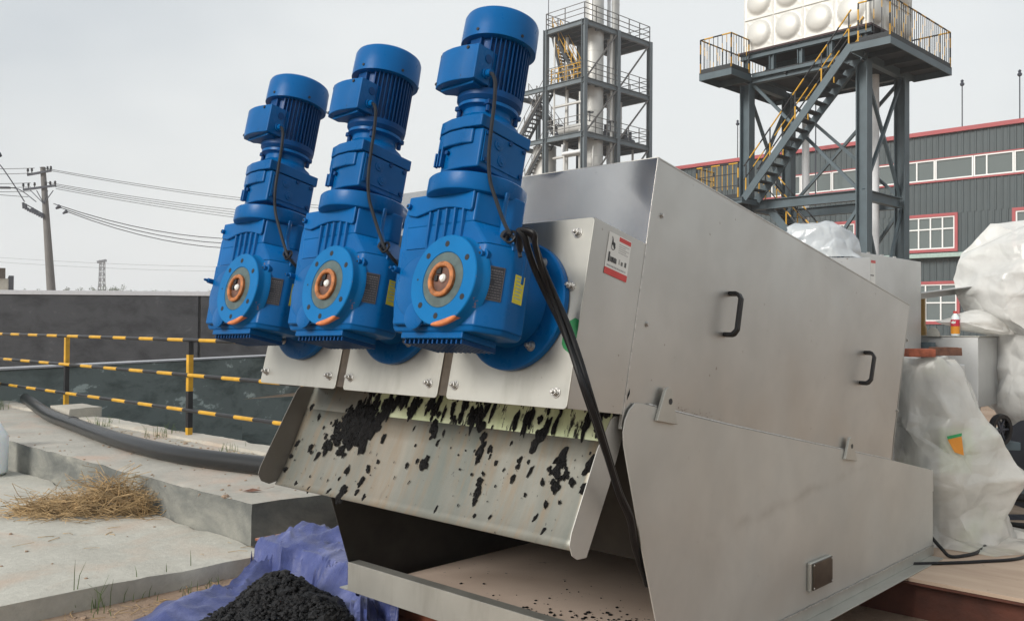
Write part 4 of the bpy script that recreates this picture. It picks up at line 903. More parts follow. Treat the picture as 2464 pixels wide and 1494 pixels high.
for i, dx in enumerate((.2, .45, .72, .8)): wire(pw(9.65 - .13 * i, dx), (-7.9 + i * .4, 74.5, 10.0 - i * .32), .55, lab=('topmost', 'second', 'third', 'lowest')[i] + ' of the four parallel wires from the lower crossarm to the right', grp='wires of the lower crossarm')
for i in range(3): wire(pw(8.35 - .22 * i, .6 + i * .35), (-7.9, 74.3, 11.6 - .15 * i), 2.6 + .15 * i, .026, lab=('upper', 'middle', 'lowest')[i] + ' of the three slack cables sagging low to the right of the pole', grp='slack cables from the pole')
for i in range(2): wire(pw(10.5 - .3 * i, -.4), (-40, 52, 10.9 - .4 * i), .3, lab=('upper', 'lower')[i] + ' of the two wires leaving the pole top towards the left edge', grp='upper wires to the left')
for i in range(3): wire(pw(9.6 - .25 * i, -.7), (-40, 52, 10.0 - .22 * i), .3, lab=('topmost', 'middle', 'lowest')[i] + ' of the three wires leaving the lower crossarm towards the left edge', grp='lower wires to the left')
wire(pw(8.75, -.9), (-40, 52, 10.6), .35, lab='single drooping wire from the switch gear to the left edge')
for i, (z, s2) in enumerate(((24.0, 3), (22.5, 3), (13.6, 3), (12.2, 2))):
    wire((-200, 300, z + 1), (-20, 300, z - 2), s2, .045, lab=('topmost', 'second', 'third', 'lowest')[i] + ' of four very thin faint power lines across the sky', grp='faint distant power lines')
pole2 = copy_tree(pole); pole2.matrix_world = T((-6.95, 74.5, -.25)) @ Matrix.Diagonal((1, 1, 1.07, 1)); pole2['label'] = 'next concrete utility pole of the line, standing behind the blue motors'
# lattice pylon
py = empty('lattice_pylon', T((-136, 300, -.25)), 'small faint lattice pylon standing on the horizon right of the utility pole', 'pylon')
lt = MB(); H_ = 22.5
def pr(z): return 1.9 - 1.2 * min(z / 15, 1)
for sx, sy in ((-1, -1), (1, -1), (1, 1), (-1, 1)): lt.bar((sx * pr(0), sy * pr(0), 0), (sx * pr(15), sy * pr(15), 15), .22, .22).bar((sx * .7, sy * .7, 15), (sx * .6, sy * .6, H_), .22, .22)
for k in range(12):
    z0 = k * H_ / 12; z1 = z0 + H_ / 12
    for sx, sy, tx_, ty_ in ((-1, -1, 1, -1), (1, -1, 1, 1), (-1, 1, -1, -1)):
        lt.bar((sx * pr(z0), sy * pr(z0), z0), (tx_ * pr(z1), ty_ * pr(z1), z1), .13, .13).bar((tx_ * pr(z0), ty_ * pr(z0), z0), (sx * pr(z1), sy * pr(z1), z1), .13, .13)
lt.build('lattice', m_['dark'], py); MB().bar((-1.6, 0, 21.8), (1.3, 0, 22.4), .8, .8).build('top_arm', m_['dark'], py)
# far trees over the wall
def far_tree(seed, h, wd):
    r_ = random.Random(seed); mb = MB()
    cl = [(r_.gauss(0, wd * .28), r_.gauss(0, wd * .28), h * r_.uniform(.35, .95), r_.uniform(.6, 1.5)) for _ in range(16)]
    for i in range(850):
        c_ = r_.choice(cl); v = Vector((r_.gauss(0, 1), r_.gauss(0, 1), r_.gauss(0, .9))).normalized() * c_[3] * r_.uniform(.4, 1.1); p = Vector(c_[:3]) + v
        a = Vector((r_.gauss(0, 1), r_.gauss(0, 1), r_.gauss(0, 1))).normalized(); b_ = a.orthogonal().normalized(); s_z = r_.uniform(.10, .30)
        mb.add([p - a * s_z, p + b_ * s_z * .6, p + a * s_z, p - b_ * s_z * .6], [(0, 1, 2, 3)])
    return mb.mesh('crown', m_['leaf'], 0)
tm = [far_tree(s0, 12, 7) for s0 in (1, 2, 3, 4)]
trk = MB().frust((0, 0, 0), (0, 0, 9), .22, .08, 6).bar((0, 0, 5), (1.6, .4, 8.5), .1, .1).bar((0, 0, 4.6), (-1.5, .3, 8), .1, .1).mesh('trunk', m_['polec'])
rt = random.Random(9)
tp = [(66, .93), (98, .90), (163, .92), (176, .96), (204, .90), (214, .93), (226, .95), (238, .94), (252, .91), (273, 1.10), (284, 1.02), (305, .93), (325, .92), (345, .93), (368, .90), (386, .93), (472, .90), (489, .89), (505, .9)]
for i, (px_, sc3) in enumerate(tp):
    Y = 245 + rt.uniform(-15, 15); X_ = (px_ - 1232) / 2179 * Y
    nb_ = {273: 'tallest faint grey-green tree showing over the dark wall', 66: 'leftmost faint small tree showing over the dark wall'}.get(px_)
    e = empty('tree', T((X_, Y, -.25)) @ RotZ(rt.uniform(0, 360)) @ Matrix.Diagonal((.8, .8, sc3 * Y / 250 * 1.0, 1)), nb_ or 'faint distant tree top just showing over the dark wall', 'tree', 'trees beyond the dark wall' if not nb_ else None)
    for nm, me in (('crown', tm[i % 4]), ('trunk', trk)):
        c_ = bpy.data.objects.new(nm, me); C.objects.link(c_); c_.parent = e
# little cream building at the left edge
cb = empty('gate_house', T((-35.9, 60, -.25)) @ RotZ(30), 'narrow cream building with a dark edge cut by the left border of the picture', 'building')
MB().box(-3, 2.2, 0, 4, 0, 4.6).build('wall', m_['slab'], cb, bevel=.02); MB().box(-3.1, 2.0, -.05, 4.05, 4.6, 5.3).build('roof_parapet', m_['brownplate'], cb); MB().box(2.2, 2.5, -.1, 4, 0, 4.8).build('corner_pier', m_['dark'], cb); MB().box(1.4, 1.9, -.03, 0, 2.4, 3.4).build('red_notice', m_['red'], cb)
# flood light reaching in from the left
fl_ = empty('flood_light', T((-7.56, 13, 0.1)), 'dark lamp head poking in at the left border above the wires', 'lamp')
MB().frust((-.3, 0, 0), (-.3, 0, 3.8), .03, n=8).build('lamp_post', m_['dark'], fl_); MB().prism([(-.22, 3.55), (-.05, 3.62), (.16, 3.70), (.13, 3.76), (-.05, 3.86), (-.25, 3.84)], -.1, .1, ax='y').build('lamp_head', m_['dark'], fl_, bevel=.02)

# ================================================================== UNDER AND IN FRONT OF THE PRESS
def rust_beam(name, y, x0, x1, z0, z1, w_, lab, mats):
    o = MB().ibeam((x0, y, (z0 + z1) / 2), (x1, y, (z0 + z1) / 2), w_, z1 - z0, .014).build(name, mats, bevel=.002)
    for pg in o.data.polygons:
        if len(mats) > 1 and pg.normal.z > .9 and pg.center.z > z1 - .003: pg.material_index = 1
    o.matrix_world = MM; return tag(o, lab, 'steel beam', 'steel beams under the press')
rust_beam('steel_beam', .385, -3.36, 4, -.235, -.002, .19, 'orange-brown steel beam end sticking out beside the blue tarpaulin', [m_['rust'], m_['rusttop']])
rust_beam('steel_beam', 2.48, -3.2, 7, -.32, -.024, .22, 'dark red rusty steel beam under the edge of the plywood deck at lower right', [m_['rustdark'], m_['rustdark']])
dk = MB()
deck = empty('plywood_deck', MM @ T((0, 0, 0)), 'dusty plywood deck at the right with cables lying on it', 'deck')
for i, (x0, x1) in enumerate(((-2.9, -.45), (-.445, 1.99), (1.995, 4.4), (4.405, 6.8))):
    for j, (y0, y1) in enumerate(((2.37, 3.59), (3.595, 4.8), (4.805, 6.0), (6.005, 7.2))):
        MB().box(x0, x1, y0, y1, -.022, -.002 + .001 * ((i + j) % 2)).build('plywood_sheet', m_['ply'], deck, bevel=.002)
# crumbs of sludge on the brown floor sheet
cr_ = MB(); r4 = random.Random(21)
for k in range(190):
    t = r4.random(); x = -1.05 + t * .95 + r4.gauss(0, .05); y = .32 + .45 * t + r4.gauss(0, .05)
    if r4.random() < .3: x = r4.uniform(-1.6, -.05); y = r4.uniform(.27, 1.0)
    pebble(cr_, (x, y, .034), (.0025 + .011 * r4.random() ** 3) * (2.2 if r4.random() < .04 else 1), k, .5)
o = cr_.build('sludge_crumbs', m_['sludge'], ang=0); o.matrix_world = MM; tag(o, 'black sludge crumbs scattered on the brown sheet under the press', 'sludge', kind='stuff')
# tarpaulin: a crumpled sheet whose raised edge holds the sludge
def tarp_mesh():
    rim = [Vector(v) for v in ((-1.98, 4.55, -.235), (-1.84, 5.00, -.20), (-1.66, 5.40, -.13), (-1.53, 5.74, -.05), (-1.42, 5.95, .05), (-1.20, 5.94, .07), (-1.00, 5.72, .055), (-.92, 5.25, -.03), (-.86, 4.88, -.14), (-.83, 4.5, -.20))]
    rp = catmull(rim, 16); ctr = Vector((-1.32, 4.95, -.22)); mb = MB(); NR = 30; n = len(rp)
    for i, p in enumerate(rp):
        out = Vector((p.x - ctr.x, p.y - ctr.y, 0)).normalized()
        for j in range(NR + 1):
            t = j / NR
            if t < .30:      # outer skirt falling to the ground behind the rim
                s0 = t / .30; q = p + out * (.26 * (1 - s0)); q.z = -.243 + (p.z + .243) * (s0 ** 1.3)
            else:
                s0 = (t - .30) / .70; q = p.lerp(Vector((ctr.x + (p.x - ctr.x) * .35, ctr.y + (p.y - ctr.y) * .35, -.235)), s0); hold = min(.55, max(0, (p.z + .03) * 9)); s1 = max(0, (s0 - hold) / (1 - hold)); q.z = p.z * (1 - .35 * min(1, s0 / max(hold, .01)) * (hold > 0)) + (-.235 - p.z) * (1 - (1 - s1) ** 1.8)
            f = noise.noise(q * 2.4 + Vector((0, 0, 4))); g = 1 - abs(noise.noise(Vector((q.x, q.y, q.z * 1.5)) * 5.5 + Vector((7, 0, 1.7)))) * 2.6; g2 = 1 - abs(noise.noise(q * 12 + Vector((0, 3, 8.7)))) * 2.3
            k = min(1, (p.z + .25) / .12) * math.sin(math.pi * min(1, max(0.12, t * 1.2)))
            q = q + (out * (.6 * f) + Vector((0, 0, .5))) * (.10 * k) * f + (out + Vector((0, 0, .9))) * (.050 * g + .018 * g2) * k + Vector((0, 0, .035 * f))
            if q.z < -.246: q.z = -.246
            ly = (q.x - .584) * .682 + (q.y - 3.465) * .7314; lx = (q.x - .584) * .7314 - (q.y - 3.465) * .682
            if .22 < ly < .55 and lx > -3.30: q.z = max(q.z, .010 + .012 * abs(f) - max(0, abs(ly - .385) - .11) * 1.6)   # carried by the steel beam
            mb.v.append(q)
    for i in range(n - 1):
        for j in range(NR): a = i * (NR + 1) + j; mb.f.append((a, a + 1, a + NR + 2, a + NR + 1)); mb.mi.append(0)
    return mb
o = tarp_mesh().build('tarpaulin', m_['tarp'], ang=26); so = o.modifiers.new('s', 'SOLIDIFY'); so.thickness = .003
tag(o, 'crumpled blue-violet tarpaulin around the black sludge under the press', 'tarpaulin')
fp = MB(); r5 = random.Random(4)
for i in range(15):
    for j in range(12):
        u = i / 14; v = j / 11; x = -.90 + u * .24 + .05 * v; y = 4.98 - v * .34; z = -.235 + .15 * math.sin(math.pi * min(1, u * 1.1 + .1)) * (1 - v * .6) + .035 * noise.noise(Vector((u * 5, v * 1.6, 3))) + .03 * (1 - abs(noise.noise(Vector((u * 6, v * 2, 9)))) * 2)
        fp.v.append(Vector((x, y, z)))
for i in range(14):
    for j in range(11): a = i * 12 + j; fp.f.append((a, a + 1, a + 13, a + 12)); fp.mi.append(0)
o = fp.build('tarpaulin', m_['tarp'], ang=26); so = o.modifiers.new('s', 'SOLIDIFY'); so.thickness = .003; tag(o, 'small loose flap of blue-violet tarpaulin at the foot of the press leg', 'tarpaulin')
sg = MB(); N_ = 60
for i in range(N_ + 1):
    for j in range(N_ + 1):
        x = -1.95 + 1.25 * i / N_; y = 4.2 + 1.4 * j / N_
        h = .20 * math.exp(-((x + 1.33) / .22) ** 2 - ((y - 5.08) / .30) ** 2) + .13 * math.exp(-((x + 1.05) / .27) ** 2 - ((y - 4.9) / .4) ** 2) + .10 * math.exp(-((x + 1.35) / .5) ** 2 - ((y - 4.6) / .5) ** 2) + .09 * math.exp(-((x + .88) / .17) ** 2 - ((y - 4.62) / .2) ** 2)
        h += .06 * noise.noise(Vector((x * 7, y * 7, 0))) + .022 * noise.noise(Vector((x * 24, y * 24, 2)))
        sg.v.append(Vector((x, y, -.275 + h)))
for i in range(N_):
    for j in range(N_): a = i * (N_ + 1) + j; sg.f.append((a, a + N_ + 1, a + N_ + 2, a + 1)); sg.mi.append(0)
for k in range(2200):
    x = r5.gauss(-1.22, .28); y = r5.gauss(4.9, .28)
    h = .20 * math.exp(-((x + 1.33) / .22) ** 2 - ((y - 5.08) / .30) ** 2) + .13 * math.exp(-((x + 1.05) / .27) ** 2 - ((y - 4.9) / .4) ** 2) + .10 * math.exp(-((x + 1.35) / .5) ** 2 - ((y - 4.6) / .5) ** 2) + .09 * math.exp(-((x + .88) / .17) ** 2 - ((y - 4.62) / .2) ** 2)
    if h < .05: continue
    pebble(sg, (x, y, -.27 + h + r5.uniform(0, .01)), r5.uniform(.004, .016) * (2.1 if r5.random() < .06 else 1), k * 2.3, .85)
o = sg.build('sludge_heap', m_['sludge_lump'], ang=20); tag(o, 'heap of crumbly black dewatered sludge lying in the tarpaulin', 'sludge', kind='stuff')

# ================================================================== RIGHT: SECOND PRESS, WRAPPINGS, ODDS AND ENDS
p2 = empty('second_press', MM @ T((0, 0, 0)), 'second grey steel machine behind the big press, partly under plastic', 'machine')
MB().box(-2.4, -.56, 2.80, 4.45, 0.25, 1.93).build('tall_casing', m_['steel_rear'], p2, bevel=.004)
MB().box(-2.0, -.20, 4.64, 5.16, 0.80, 1.345).build('tank_casing', m_['steel_rear'], p2, bevel=.006)
MB().box(-2.0, -.19, 4.63, 5.17, 1.346, 1.352).build('tank_rim', m_['steel_plate'], p2)
MB().box(-.62, -.50, 4.50, 4.60, 0.0, 1.30).box(-1.7, -1.6, 4.7, 4.8, 0, .8).box(-.36, -.28, 4.9, 4.98, 0, .8).build('frame_leg', m_['sgrey'], p2)
MB().prism([(-.52 + .05 * math.cos(R(a)), 1.345 + .075 * math.sin(R(a))) for a in (0, 25, 50, 75, 105, 130, 155, 180)], 4.600, 4.612, ax='y').build('lifting_lug', m_['steel_plate'], p2)
MB().box(-1.5, -.75, 4.75, 5.1, 1.353, 1.42).build('tray', m_['steel_rear'], p2, bevel=.004)
bs = MB()
for y in (2.95, 3.12, 3.3, 3.55, 3.8, 4.05): bs.frust((-.62, y, 1.93), (-.62, y, 1.95), .014, n=6)
bs.build('casing_bolts', m_['zinc'], p2)
s2 = MB().box(-.559, -.558, 3.34, 3.52, 1.70, 1.885).build('sticker', m_['white'], p2, ang=0); MB().box(-.5575, -.5565, 3.44, 3.52, 1.865, 1.885).build('red_band', m_['red'], s2, ang=0); MB().box(-.5575, -.5565, 3.36, 3.40, 1.80, 1.86).box(-.5575, -.5565, 3.36, 3.49, 1.775, 1.782).build('sticker_print', m_['ink'], s2, ang=0)
br2 = empty('outlet_box', MM @ T((0, 0, 0)), 'short grey steel spout sticking out behind the low end of the big press', 'spout')
MB().box(-.34, -.06, 3.0, 3.20, .36, .50).build('spout', m_['steel_tank'], br2, bevel=.003); MB().prism([(3.02, .36), (3.20, .36), (3.14, .33), (3.02, .30)], -.34, -.06).build('spout_lip', m_['brownplate'], br2)
o = MB().lathe([(.10, 0), (.10, .30), (.09, .34), (.09, .6)], 24, M=T((3.42, 7.7, 1.1))).build('brass_drum', flat('brass_yellow', (.32, .19, .05), .4, .5)); tag(o, 'yellow-brown drum standing behind the grey tank left of the bottle', 'drum')
sp3 = MB().box(0, .82, -.02, .02, 0, .05).box(0, .82, -.25, .02, .05, .056)
o = sp3.build('slanted_panel', m_['steel_rear']); o.matrix_world = T((3.17, 7.55, 1.62)) @ RotY(-8); tag(o, 'thin light grey panel slanting up behind the second machine', 'panel')
# bottle
bt = empty('drink_bottle', MM @ T((-.40, 4.75, 1.353)), 'small plastic drink bottle with red cap and red and yellow label on the grey tank', 'bottle')
MB().lathe([(.028, 0), (.032, .01), (.033, .10), (.033, .125), (.028, .150), (.014, .172), (.013, .180)], 20).build('bottle_body', m_['jug'], bt)
MB().lathe([(.0155, .178), (.0155, .196), (0, .196)], 16).build('cap', m_['red'], bt)
MB().lathe([(.0337, .075), (.0337, .128)], 20, close=True).build('label', flat('crimson_label', (.5, .02, .05), .4), bt); MB().lathe([(.0336, .015), (.0336, .075)], 20, close=True).build('label_base', flat('amber_label', (.65, .26, .02), .4), bt)
MB().prism([(-.02, .108), (-.008, .118), (.006, .112), (.014, .118), (.012, .098), (-.004, .094), (-.018, .098)], -.0352, -.0345, ax='y').build('label_mark', m_['white'], bt)
# plastic wrapped shapes: lofted sheets with folds
def wrap(name, rings, cy, mat, lab, seed, K=13, amp=.12, sub_=6, cat='plastic sheet', rise=0.045):
    """a crumpled sheet: coarse, irregular facets (rings x K corners), each cut finer and wrinkled"""
    r_ = random.Random(seed); zs = []
    for i in range(len(rings) - 1):
        a = rings[i]; b = rings[i + 1]; k_ = max(1, round(abs(a[0] - b[0]) / .13))
        for k in range(k_): zs.append([a[j] + (b[j] - a[j]) * k / k_ for j in range(5)])
    zs.append(list(rings[-1])); m = len(zs); ctl = []; ph = [r_.uniform(-.5, .5) for _ in range(K)]; rad = [r_.gauss(0, 1) for _ in range(K)]
    for i, (z, cx_, rx, ry, dy) in enumerate(zs):
        row = []; h_ = i / (m - 1)
        for j in range(K):
            ph[j] = ph[j] * .8 + r_.uniform(-.28, .28); rad[j] = rad[j] * .72 + r_.gauss(0, .75)
            th = 2 * math.pi * (j + ph[j] * .75 + (i % 2) * .35) / K; q = 1 + amp * (.4 + .6 * h_) * max(-1.6, min(1.6, rad[j])) + (.06 if j % 2 else -.04)
            dz = 0 if i in (0, m - 1) else r_.uniform(-rise, rise)
            row.append(Vector((cx_ + math.cos(th) * rx * q, cy + dy + math.sin(th) * ry * q, max(z + dz, .004 if rings[-1][0] >= 0 else -9))))
        ctl.append(row)
    mb = MB(); vid = {}
    def V(p):
        k = (round(p.x, 5), round(p.y, 5), round(p.z, 5))
        if k not in vid: vid[k] = len(mb.v); mb.v.append(p + noise.noise_vector(p * 9 + Vector((seed, 0, 0))) * .010 + noise.noise_vector(p * 26) * .0035)
        return vid[k]
    def tri(a, b, c_):
        n = sub_
        P = lambda i, j: a + (b - a) * (i / n) + (c_ - a) * (j / n)
        for i in range(n):
            for j in range(n - i):
                f = (V(P(i, j)), V(P(i + 1, j)), V(P(i, j + 1)))
                if len(set(f)) == 3: mb.f.append(f); mb.mi.append(0)
                if i + j < n - 1:
                    f = (V(P(i + 1, j)), V(P(i + 1, j + 1)), V(P(i, j + 1)))
                    if len(set(f)) == 3: mb.f.append(f); mb.mi.append(0)
    for i in range(m - 1):
        for j in range(K):
            a, b, c_, d = ctl[i][j], ctl[i][(j + 1) % K], ctl[i + 1][(j + 1) % K], ctl[i + 1][j]
            if r_.random() < .5: tri(a, b, c_); tri(a, c_, d)
            else: tri(a, b, d); tri(b, c_, d)
    top = Vector((rings[0][1], cy + rings[0][4], rings[0][0] + .008))
    for j in range(K): tri(top, ctl[0][j], ctl[0][(j + 1) % K])
    o = mb.build(name, mat, ang=60); return tag(o, lab, cat)
wrap('plastic_sheet', [(1.20, 2.84, .16, .15, 0), (1.185, 2.84, .20, .18, 0), (1.0, 2.86, .24, .22, 0), (.82, 2.90, .29, .26, -.02), (.60, 2.95, .34, .30, -.03), (.45, 3.00, .42, .33, -.04), (.36, 3.00, .40, .32, -.03), (.18, 3.00, .33, .28, 0), (.03, 3.02, .33, .28, 0), (.004, 3.14, .50, .42, -.08)], 6.15, m_['film'], 'clear plastic sheet draped over a low machine with two bricks on top', 3, 13, .13)
mach = empty('wrapped_cabinet', T((2.86, 6.17, 0)), 'grey cabinet faintly visible inside the clear plastic sheet', 'cabinet')
MB().box(-.17, .17, -.12, .12, .55, 1.17).build('cabinet_body', m_['steel_rear'], mach, bevel=.01); MB().frust((0, 0, 0), (0, 0, .55), .05, n=12).build('stand', m_['sgrey'], mach)
MB().box(-.02, .20, -.16, -.13, .45, .75).build('green_bag', flat('pale_green_bag', (.30, .45, .18), .6), mach, bevel=.01)
lbq = MB().add([(2.79, 5.80, .70), (2.88, 5.80, .72), (2.89, 5.79, .60), (2.83, 5.79, .62)], [(0, 1, 2, 3)]); 
so_ = lbq.build('plastic_label', flat('amber_patch', (.62, .24, .02), .5), ang=0); sd_ = so_.modifiers.new('s', 'SOLIDIFY'); sd_.thickness = .002
tag(so_, 'small torn orange and green label stuck on the front of the draped plastic sheet', 'label'); MB().add([(2.785, 5.798, .72), (2.88, 5.798, .742), (2.88, 5.798, .722), (2.79, 5.798, .70)], [(0, 1, 2, 3)]).build('green_edge', flat('green_patch', (.02, .30, .10), .5), so_, ang=0)
for (x, y, z, rz, mt, lb_) in ((2.70, 6.00, 1.225, -4, 'brick', 'bright red brick lying on top of the draped plastic, nearer the press'), (2.93, 6.12, 1.232, 10, 'brick2', 'dirty brown brick lying behind the red one on the draped plastic')):
    b = rough_block(-.088, .088, -.055, .055, -.027, .027, 8, 5, 3, .003, x * 9, .006).build('brick', m_[mt], ang=40); b.matrix_world = T((x, y, z + .022)) @ RotZ(rz); tag(b, lb_, 'brick', 'bricks weighing down the plastic')
wrap('plastic_sheet', [(2.30, 4.48, .28, .2, 0), (2.22, 4.46, .50, .35, 0), (2.05, 4.43, .64, .50, 0), (1.85, 4.41, .71, .55, 0), (1.70, 4.41, .73, .5, 0), (1.52, 4.42, .66, .5, 0), (1.35, 4.46, .54, .5, 0), (1.05, 4.45, .55, .5, 0), (.75, 4.50, .56, .48, 0), (.45, 4.66, .50, .44, 0), (.20, 4.70, .46, .42, 0), (.004, 4.72, .52, .5, -.05)], 7.35, m_['film2'], 'big milky plastic sheet shrouding a tall machine at the right border', 12, 15, .12)
wrap('plastic_fold', [(1.56, 3.74, .05, .04, 0), (1.53, 3.76, .18, .10, 0), (1.46, 3.74, .30, .14, 0), (1.40, 3.82, .24, .14, 0), (1.36, 3.95, .12, .1, 0)], 7.30, m_['film2'], 'pointed fold of milky plastic lying on the tank behind the bottle', 33, 9, .10, sub_=4, rise=.01)
inn = empty('shrouded_machine', T((4.3, 7.35, 0)), 'dark frame and grey drum dimly visible inside the big milky plastic sheet', 'machine')
MB().frust((-.1, 0, .75), (.25, 0, 1.25), .26, n=24).build('drum', m_['sgrey'], inn); MB().box(-.25, -.19, -.2, .2, 0, 1.9).box(.15, .21, -.2, .2, 0, 1.9).build('frame_post', m_['dark'], inn); MB().frust((-.2, -.1, 1.6), (.4, -.1, 1.9), .15, n=20).build('motor', m_['blue2'], inn)
w2 = empty('wrapped_motor', T((2.03, 6.0, 1.86)), 'blue motor wrapped in shiny clear plastic behind the slope of the hood', 'wrapped motor')
MB().frust((-.20, 0, .08), (.12, .02, .08), .10, n=24).frust((.12, .02, .08), (.17, .02, .08), .07, n=24).build('motor', m_['blue2'], w2, bevel=.006)
o = wrap('plastic_wrapping', [(.235, -.03, .06, .07, 0), (.225, -.03, .14, .13, 0), (.19, -.01, .20, .17, 0), (.12, .01, .235, .19, 0), (.06, .01, .245, .20, 0), (0.0, 0.02, .25, .21, 0)], 0, m_['film3'], None, 41, 13, .10, sub_=5, cat=None, rise=.012); o.parent = w2
sf = MB().box(-.30, .26, -.22, .22, -1.0, -.005); sf_ = sf.build('machine_plinth', m_['steel_rear'], w2, bevel=.004)
# trolley with wheel by the right edge
tr = empty('hand_trolley', T((3.62, 6.75, 0)), 'dark hand trolley with spoked black wheel beside the big plastic sheet', 'trolley')
wm = RotZ(28) 
MB().lathe([(.085, -.02), (.115, -.022), (.122, 0), (.115, .022), (.085, .02)], 28, M=T((.02, 0, .66)) @ wm @ RotX(90), close=True).build('wheel', m_['rubber'], tr)
sp = MB()
for k in range(6): a = R(60 * k); sp.bar((.02, 0, .66), (.02 + .09 * math.cos(a) * math.cos(R(28)), .09 * math.cos(a) * math.sin(R(28)), .66 + .09 * math.sin(a)), .014, .014)
sp.build('wheel_spokes', m_['dark'], tr)
MB().tube([(-.10, 0, 0.03), (-.10, 0, .40), (-.08, 0, .46), (0, .0, .48), (.06, .02, .44), (.08, .02, .30)], .028, 12, smooth_n=4).build('frame_tube', flat('navy_paint', (.02, .035, .06), .4), tr)
MB().bar((-.10, -.02, .03), (.30, .15, .20), .035, .035).build('stay', m_['sgrey'], tr); MB().box(-.14, .5, -.03, .03, 0, .03).build('foot', m_['dark'], tr)
MB().box(-.16, .20, .05, .20, .50, .56).build('tray', m_['sgrey'], tr, bevel=.005); MB().frust((.12, -.02, .20), (.12, -.02, .27), .035, .03, 14).build('red_knob', m_['red'], tr)
MB().tube([(.05, -.02, .17), (.2, -.04, .16), (.5, -.05, .14)], .03, 10, smooth_n=3).build('hose_coupling', m_['rubber'], tr)
def floor_cable(pts, r, lab): 
    o = MB().tube([Vector(p) for p in pts], r, 8, smooth_n=8).build('floor_cable', m_['rubber']); return tag(o, lab, 'cable', 'cables lying on the plywood deck')
floor_cable([(2.56, 5.78, .16), (2.62, 5.74, .13), (2.67, 5.64, .05), (2.70, 5.58, .012), (2.82, 5.62, .010), (2.93, 5.70, .010), (3.06, 5.86, .010)], .011, 'black cable curling up from the deck at the low end of the press')
floor_cable([(2.35, 5.40, .010), (2.60, 5.43, .010), (2.82, 5.47, .010), (3.1, 5.55, .010), (3.4, 5.8, .010)], .010, 'straight black cable lying nearest the deck edge')
floor_cable([(3.42, 6.55, .02), (3.60, 6.42, .022), (3.85, 6.38, .022), (4.2, 6.4, .022)], .022, 'thick black hose end on the deck near the trolley')
floor_cable([(3.18, 6.2, .012), (3.32, 5.98, .010), (3.50, 6.05, .010), (3.75, 6.2, .010)], .011, 'short black cable on the deck right of the draped plastic')
# ================================================================== WATER TOWER
WT = T((10.1, 26.0, 0)) @ RotZ(44.4)      # local x away to the right, y away to the left
wt = empty('tank_tower', WT, 'blue-grey steel tower with stair and railed platforms carrying the white water tank', 'tower')
SG, SD = m_['sgrey'], m_['sdark']
CX, CY = 2.63, 3.8
colm = MB().ibeam((0, 0, -.25), (0, 0, 9.12), .34, .34, .03, up=(0, 1, 0)).mesh('column', SG)
for x, y in ((0, 0), (CX, 0), (0, CY), (CX, CY)):
    o = bpy.data.objects.new('column', colm); C.objects.link(o); o.parent = wt; o.location = (x, y, 0)
def wb(a, b, w_, h_, name='beam', mat=SG, par=wt): return MB().ibeam(a, b, w_, h_, .022).build(name, mat, par)
for z, h_ in ((5.26, .30), (9.27, .30)):
    wb((0, .17, z), (0, CY - .17, z), .2, h_); wb((CX, .17, z), (CX, CY - .17, z), .2, h_); wb((.17, 0, z), (CX - .17, 0, z), .2, h_); wb((.17, CY, z), (CX - .17, CY, z), .2, h_)
wb((-.18, -.3, 9.95), (-.18, CY + .1, 9.95), .16, .18, 'tank_bearer'); wb((CX + .3, -.3, 9.95), (CX + .3, CY + .1, 9.95), .16, .18, 'tank_bearer'); wb((1.3, -.3, 9.95), (1.3, CY + .1, 9.95), .16, .18, 'tank_bearer')
for y in (-.05, .95, 1.9, 2.85, 3.75):
    for x in (-.12, CX): MB().ibeam((x, y, 9.42), (x, y, 9.86), .16, .16, .02, up=(0, 1, 0)).build('stub_post', SG, wt)
MB().box(-.3, 3.1, -.35, CY + .2, 10.04, 10.10).build('timber_packing', m_['timber'], wt)
for a, b in (((0, 0), (CX, 0)), ((0, CY), (CX, CY)), ((CX, 0), (CX, CY)), ((0, 0), (0, CY))):
    for z0, z1 in ((5.4, 9.1), (-.2, 5.1)):
        if (a, b) == ((0, 0), (0, CY)) and z0 > 0:
            MB().bar((.06, CY - .2, 9.1), (.06, .2, 5.45), .09, .09).build('brace', SG, wt); MB().bar((.12, .2, 9.1), (.12, CY - .2, 5.45), .09, .09).build('brace', SG, wt); continue
        MB().bar((a[0], a[1], z0), (b[0], b[1], z1), .09, .09).build('brace', SG, wt); MB().bar((a[0] + .06, a[1] + .05, z1), (b[0] + .06, b[1] + .05, z0), .09, .09).build('brace', SG, wt)
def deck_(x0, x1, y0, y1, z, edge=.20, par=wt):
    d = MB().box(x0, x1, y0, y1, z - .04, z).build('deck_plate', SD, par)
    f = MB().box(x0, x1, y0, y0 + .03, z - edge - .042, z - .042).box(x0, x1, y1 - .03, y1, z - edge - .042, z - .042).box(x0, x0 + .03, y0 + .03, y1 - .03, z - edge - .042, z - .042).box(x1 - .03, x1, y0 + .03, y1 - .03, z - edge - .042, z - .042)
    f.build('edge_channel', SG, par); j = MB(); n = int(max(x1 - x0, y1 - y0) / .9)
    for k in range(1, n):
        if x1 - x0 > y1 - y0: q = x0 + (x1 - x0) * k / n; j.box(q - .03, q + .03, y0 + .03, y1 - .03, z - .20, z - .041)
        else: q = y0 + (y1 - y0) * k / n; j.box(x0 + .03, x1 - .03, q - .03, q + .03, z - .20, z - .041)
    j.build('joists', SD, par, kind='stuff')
deck_(-.95, 3.5, -1.17, -.03, 9.42); deck_(-1.3, -.15, 3.57, 4.74, 9.42); deck_(-.15, 3.4, 3.9, 4.74, 9.42, .16); deck_(-.15, CX, .2, 3.55, 9.42, .1); deck_(2.9, 3.5, -.03, 3.9, 9.42, .15)
deck_(-1.05, .0, 3.35, 5.05, 5.42, .14)
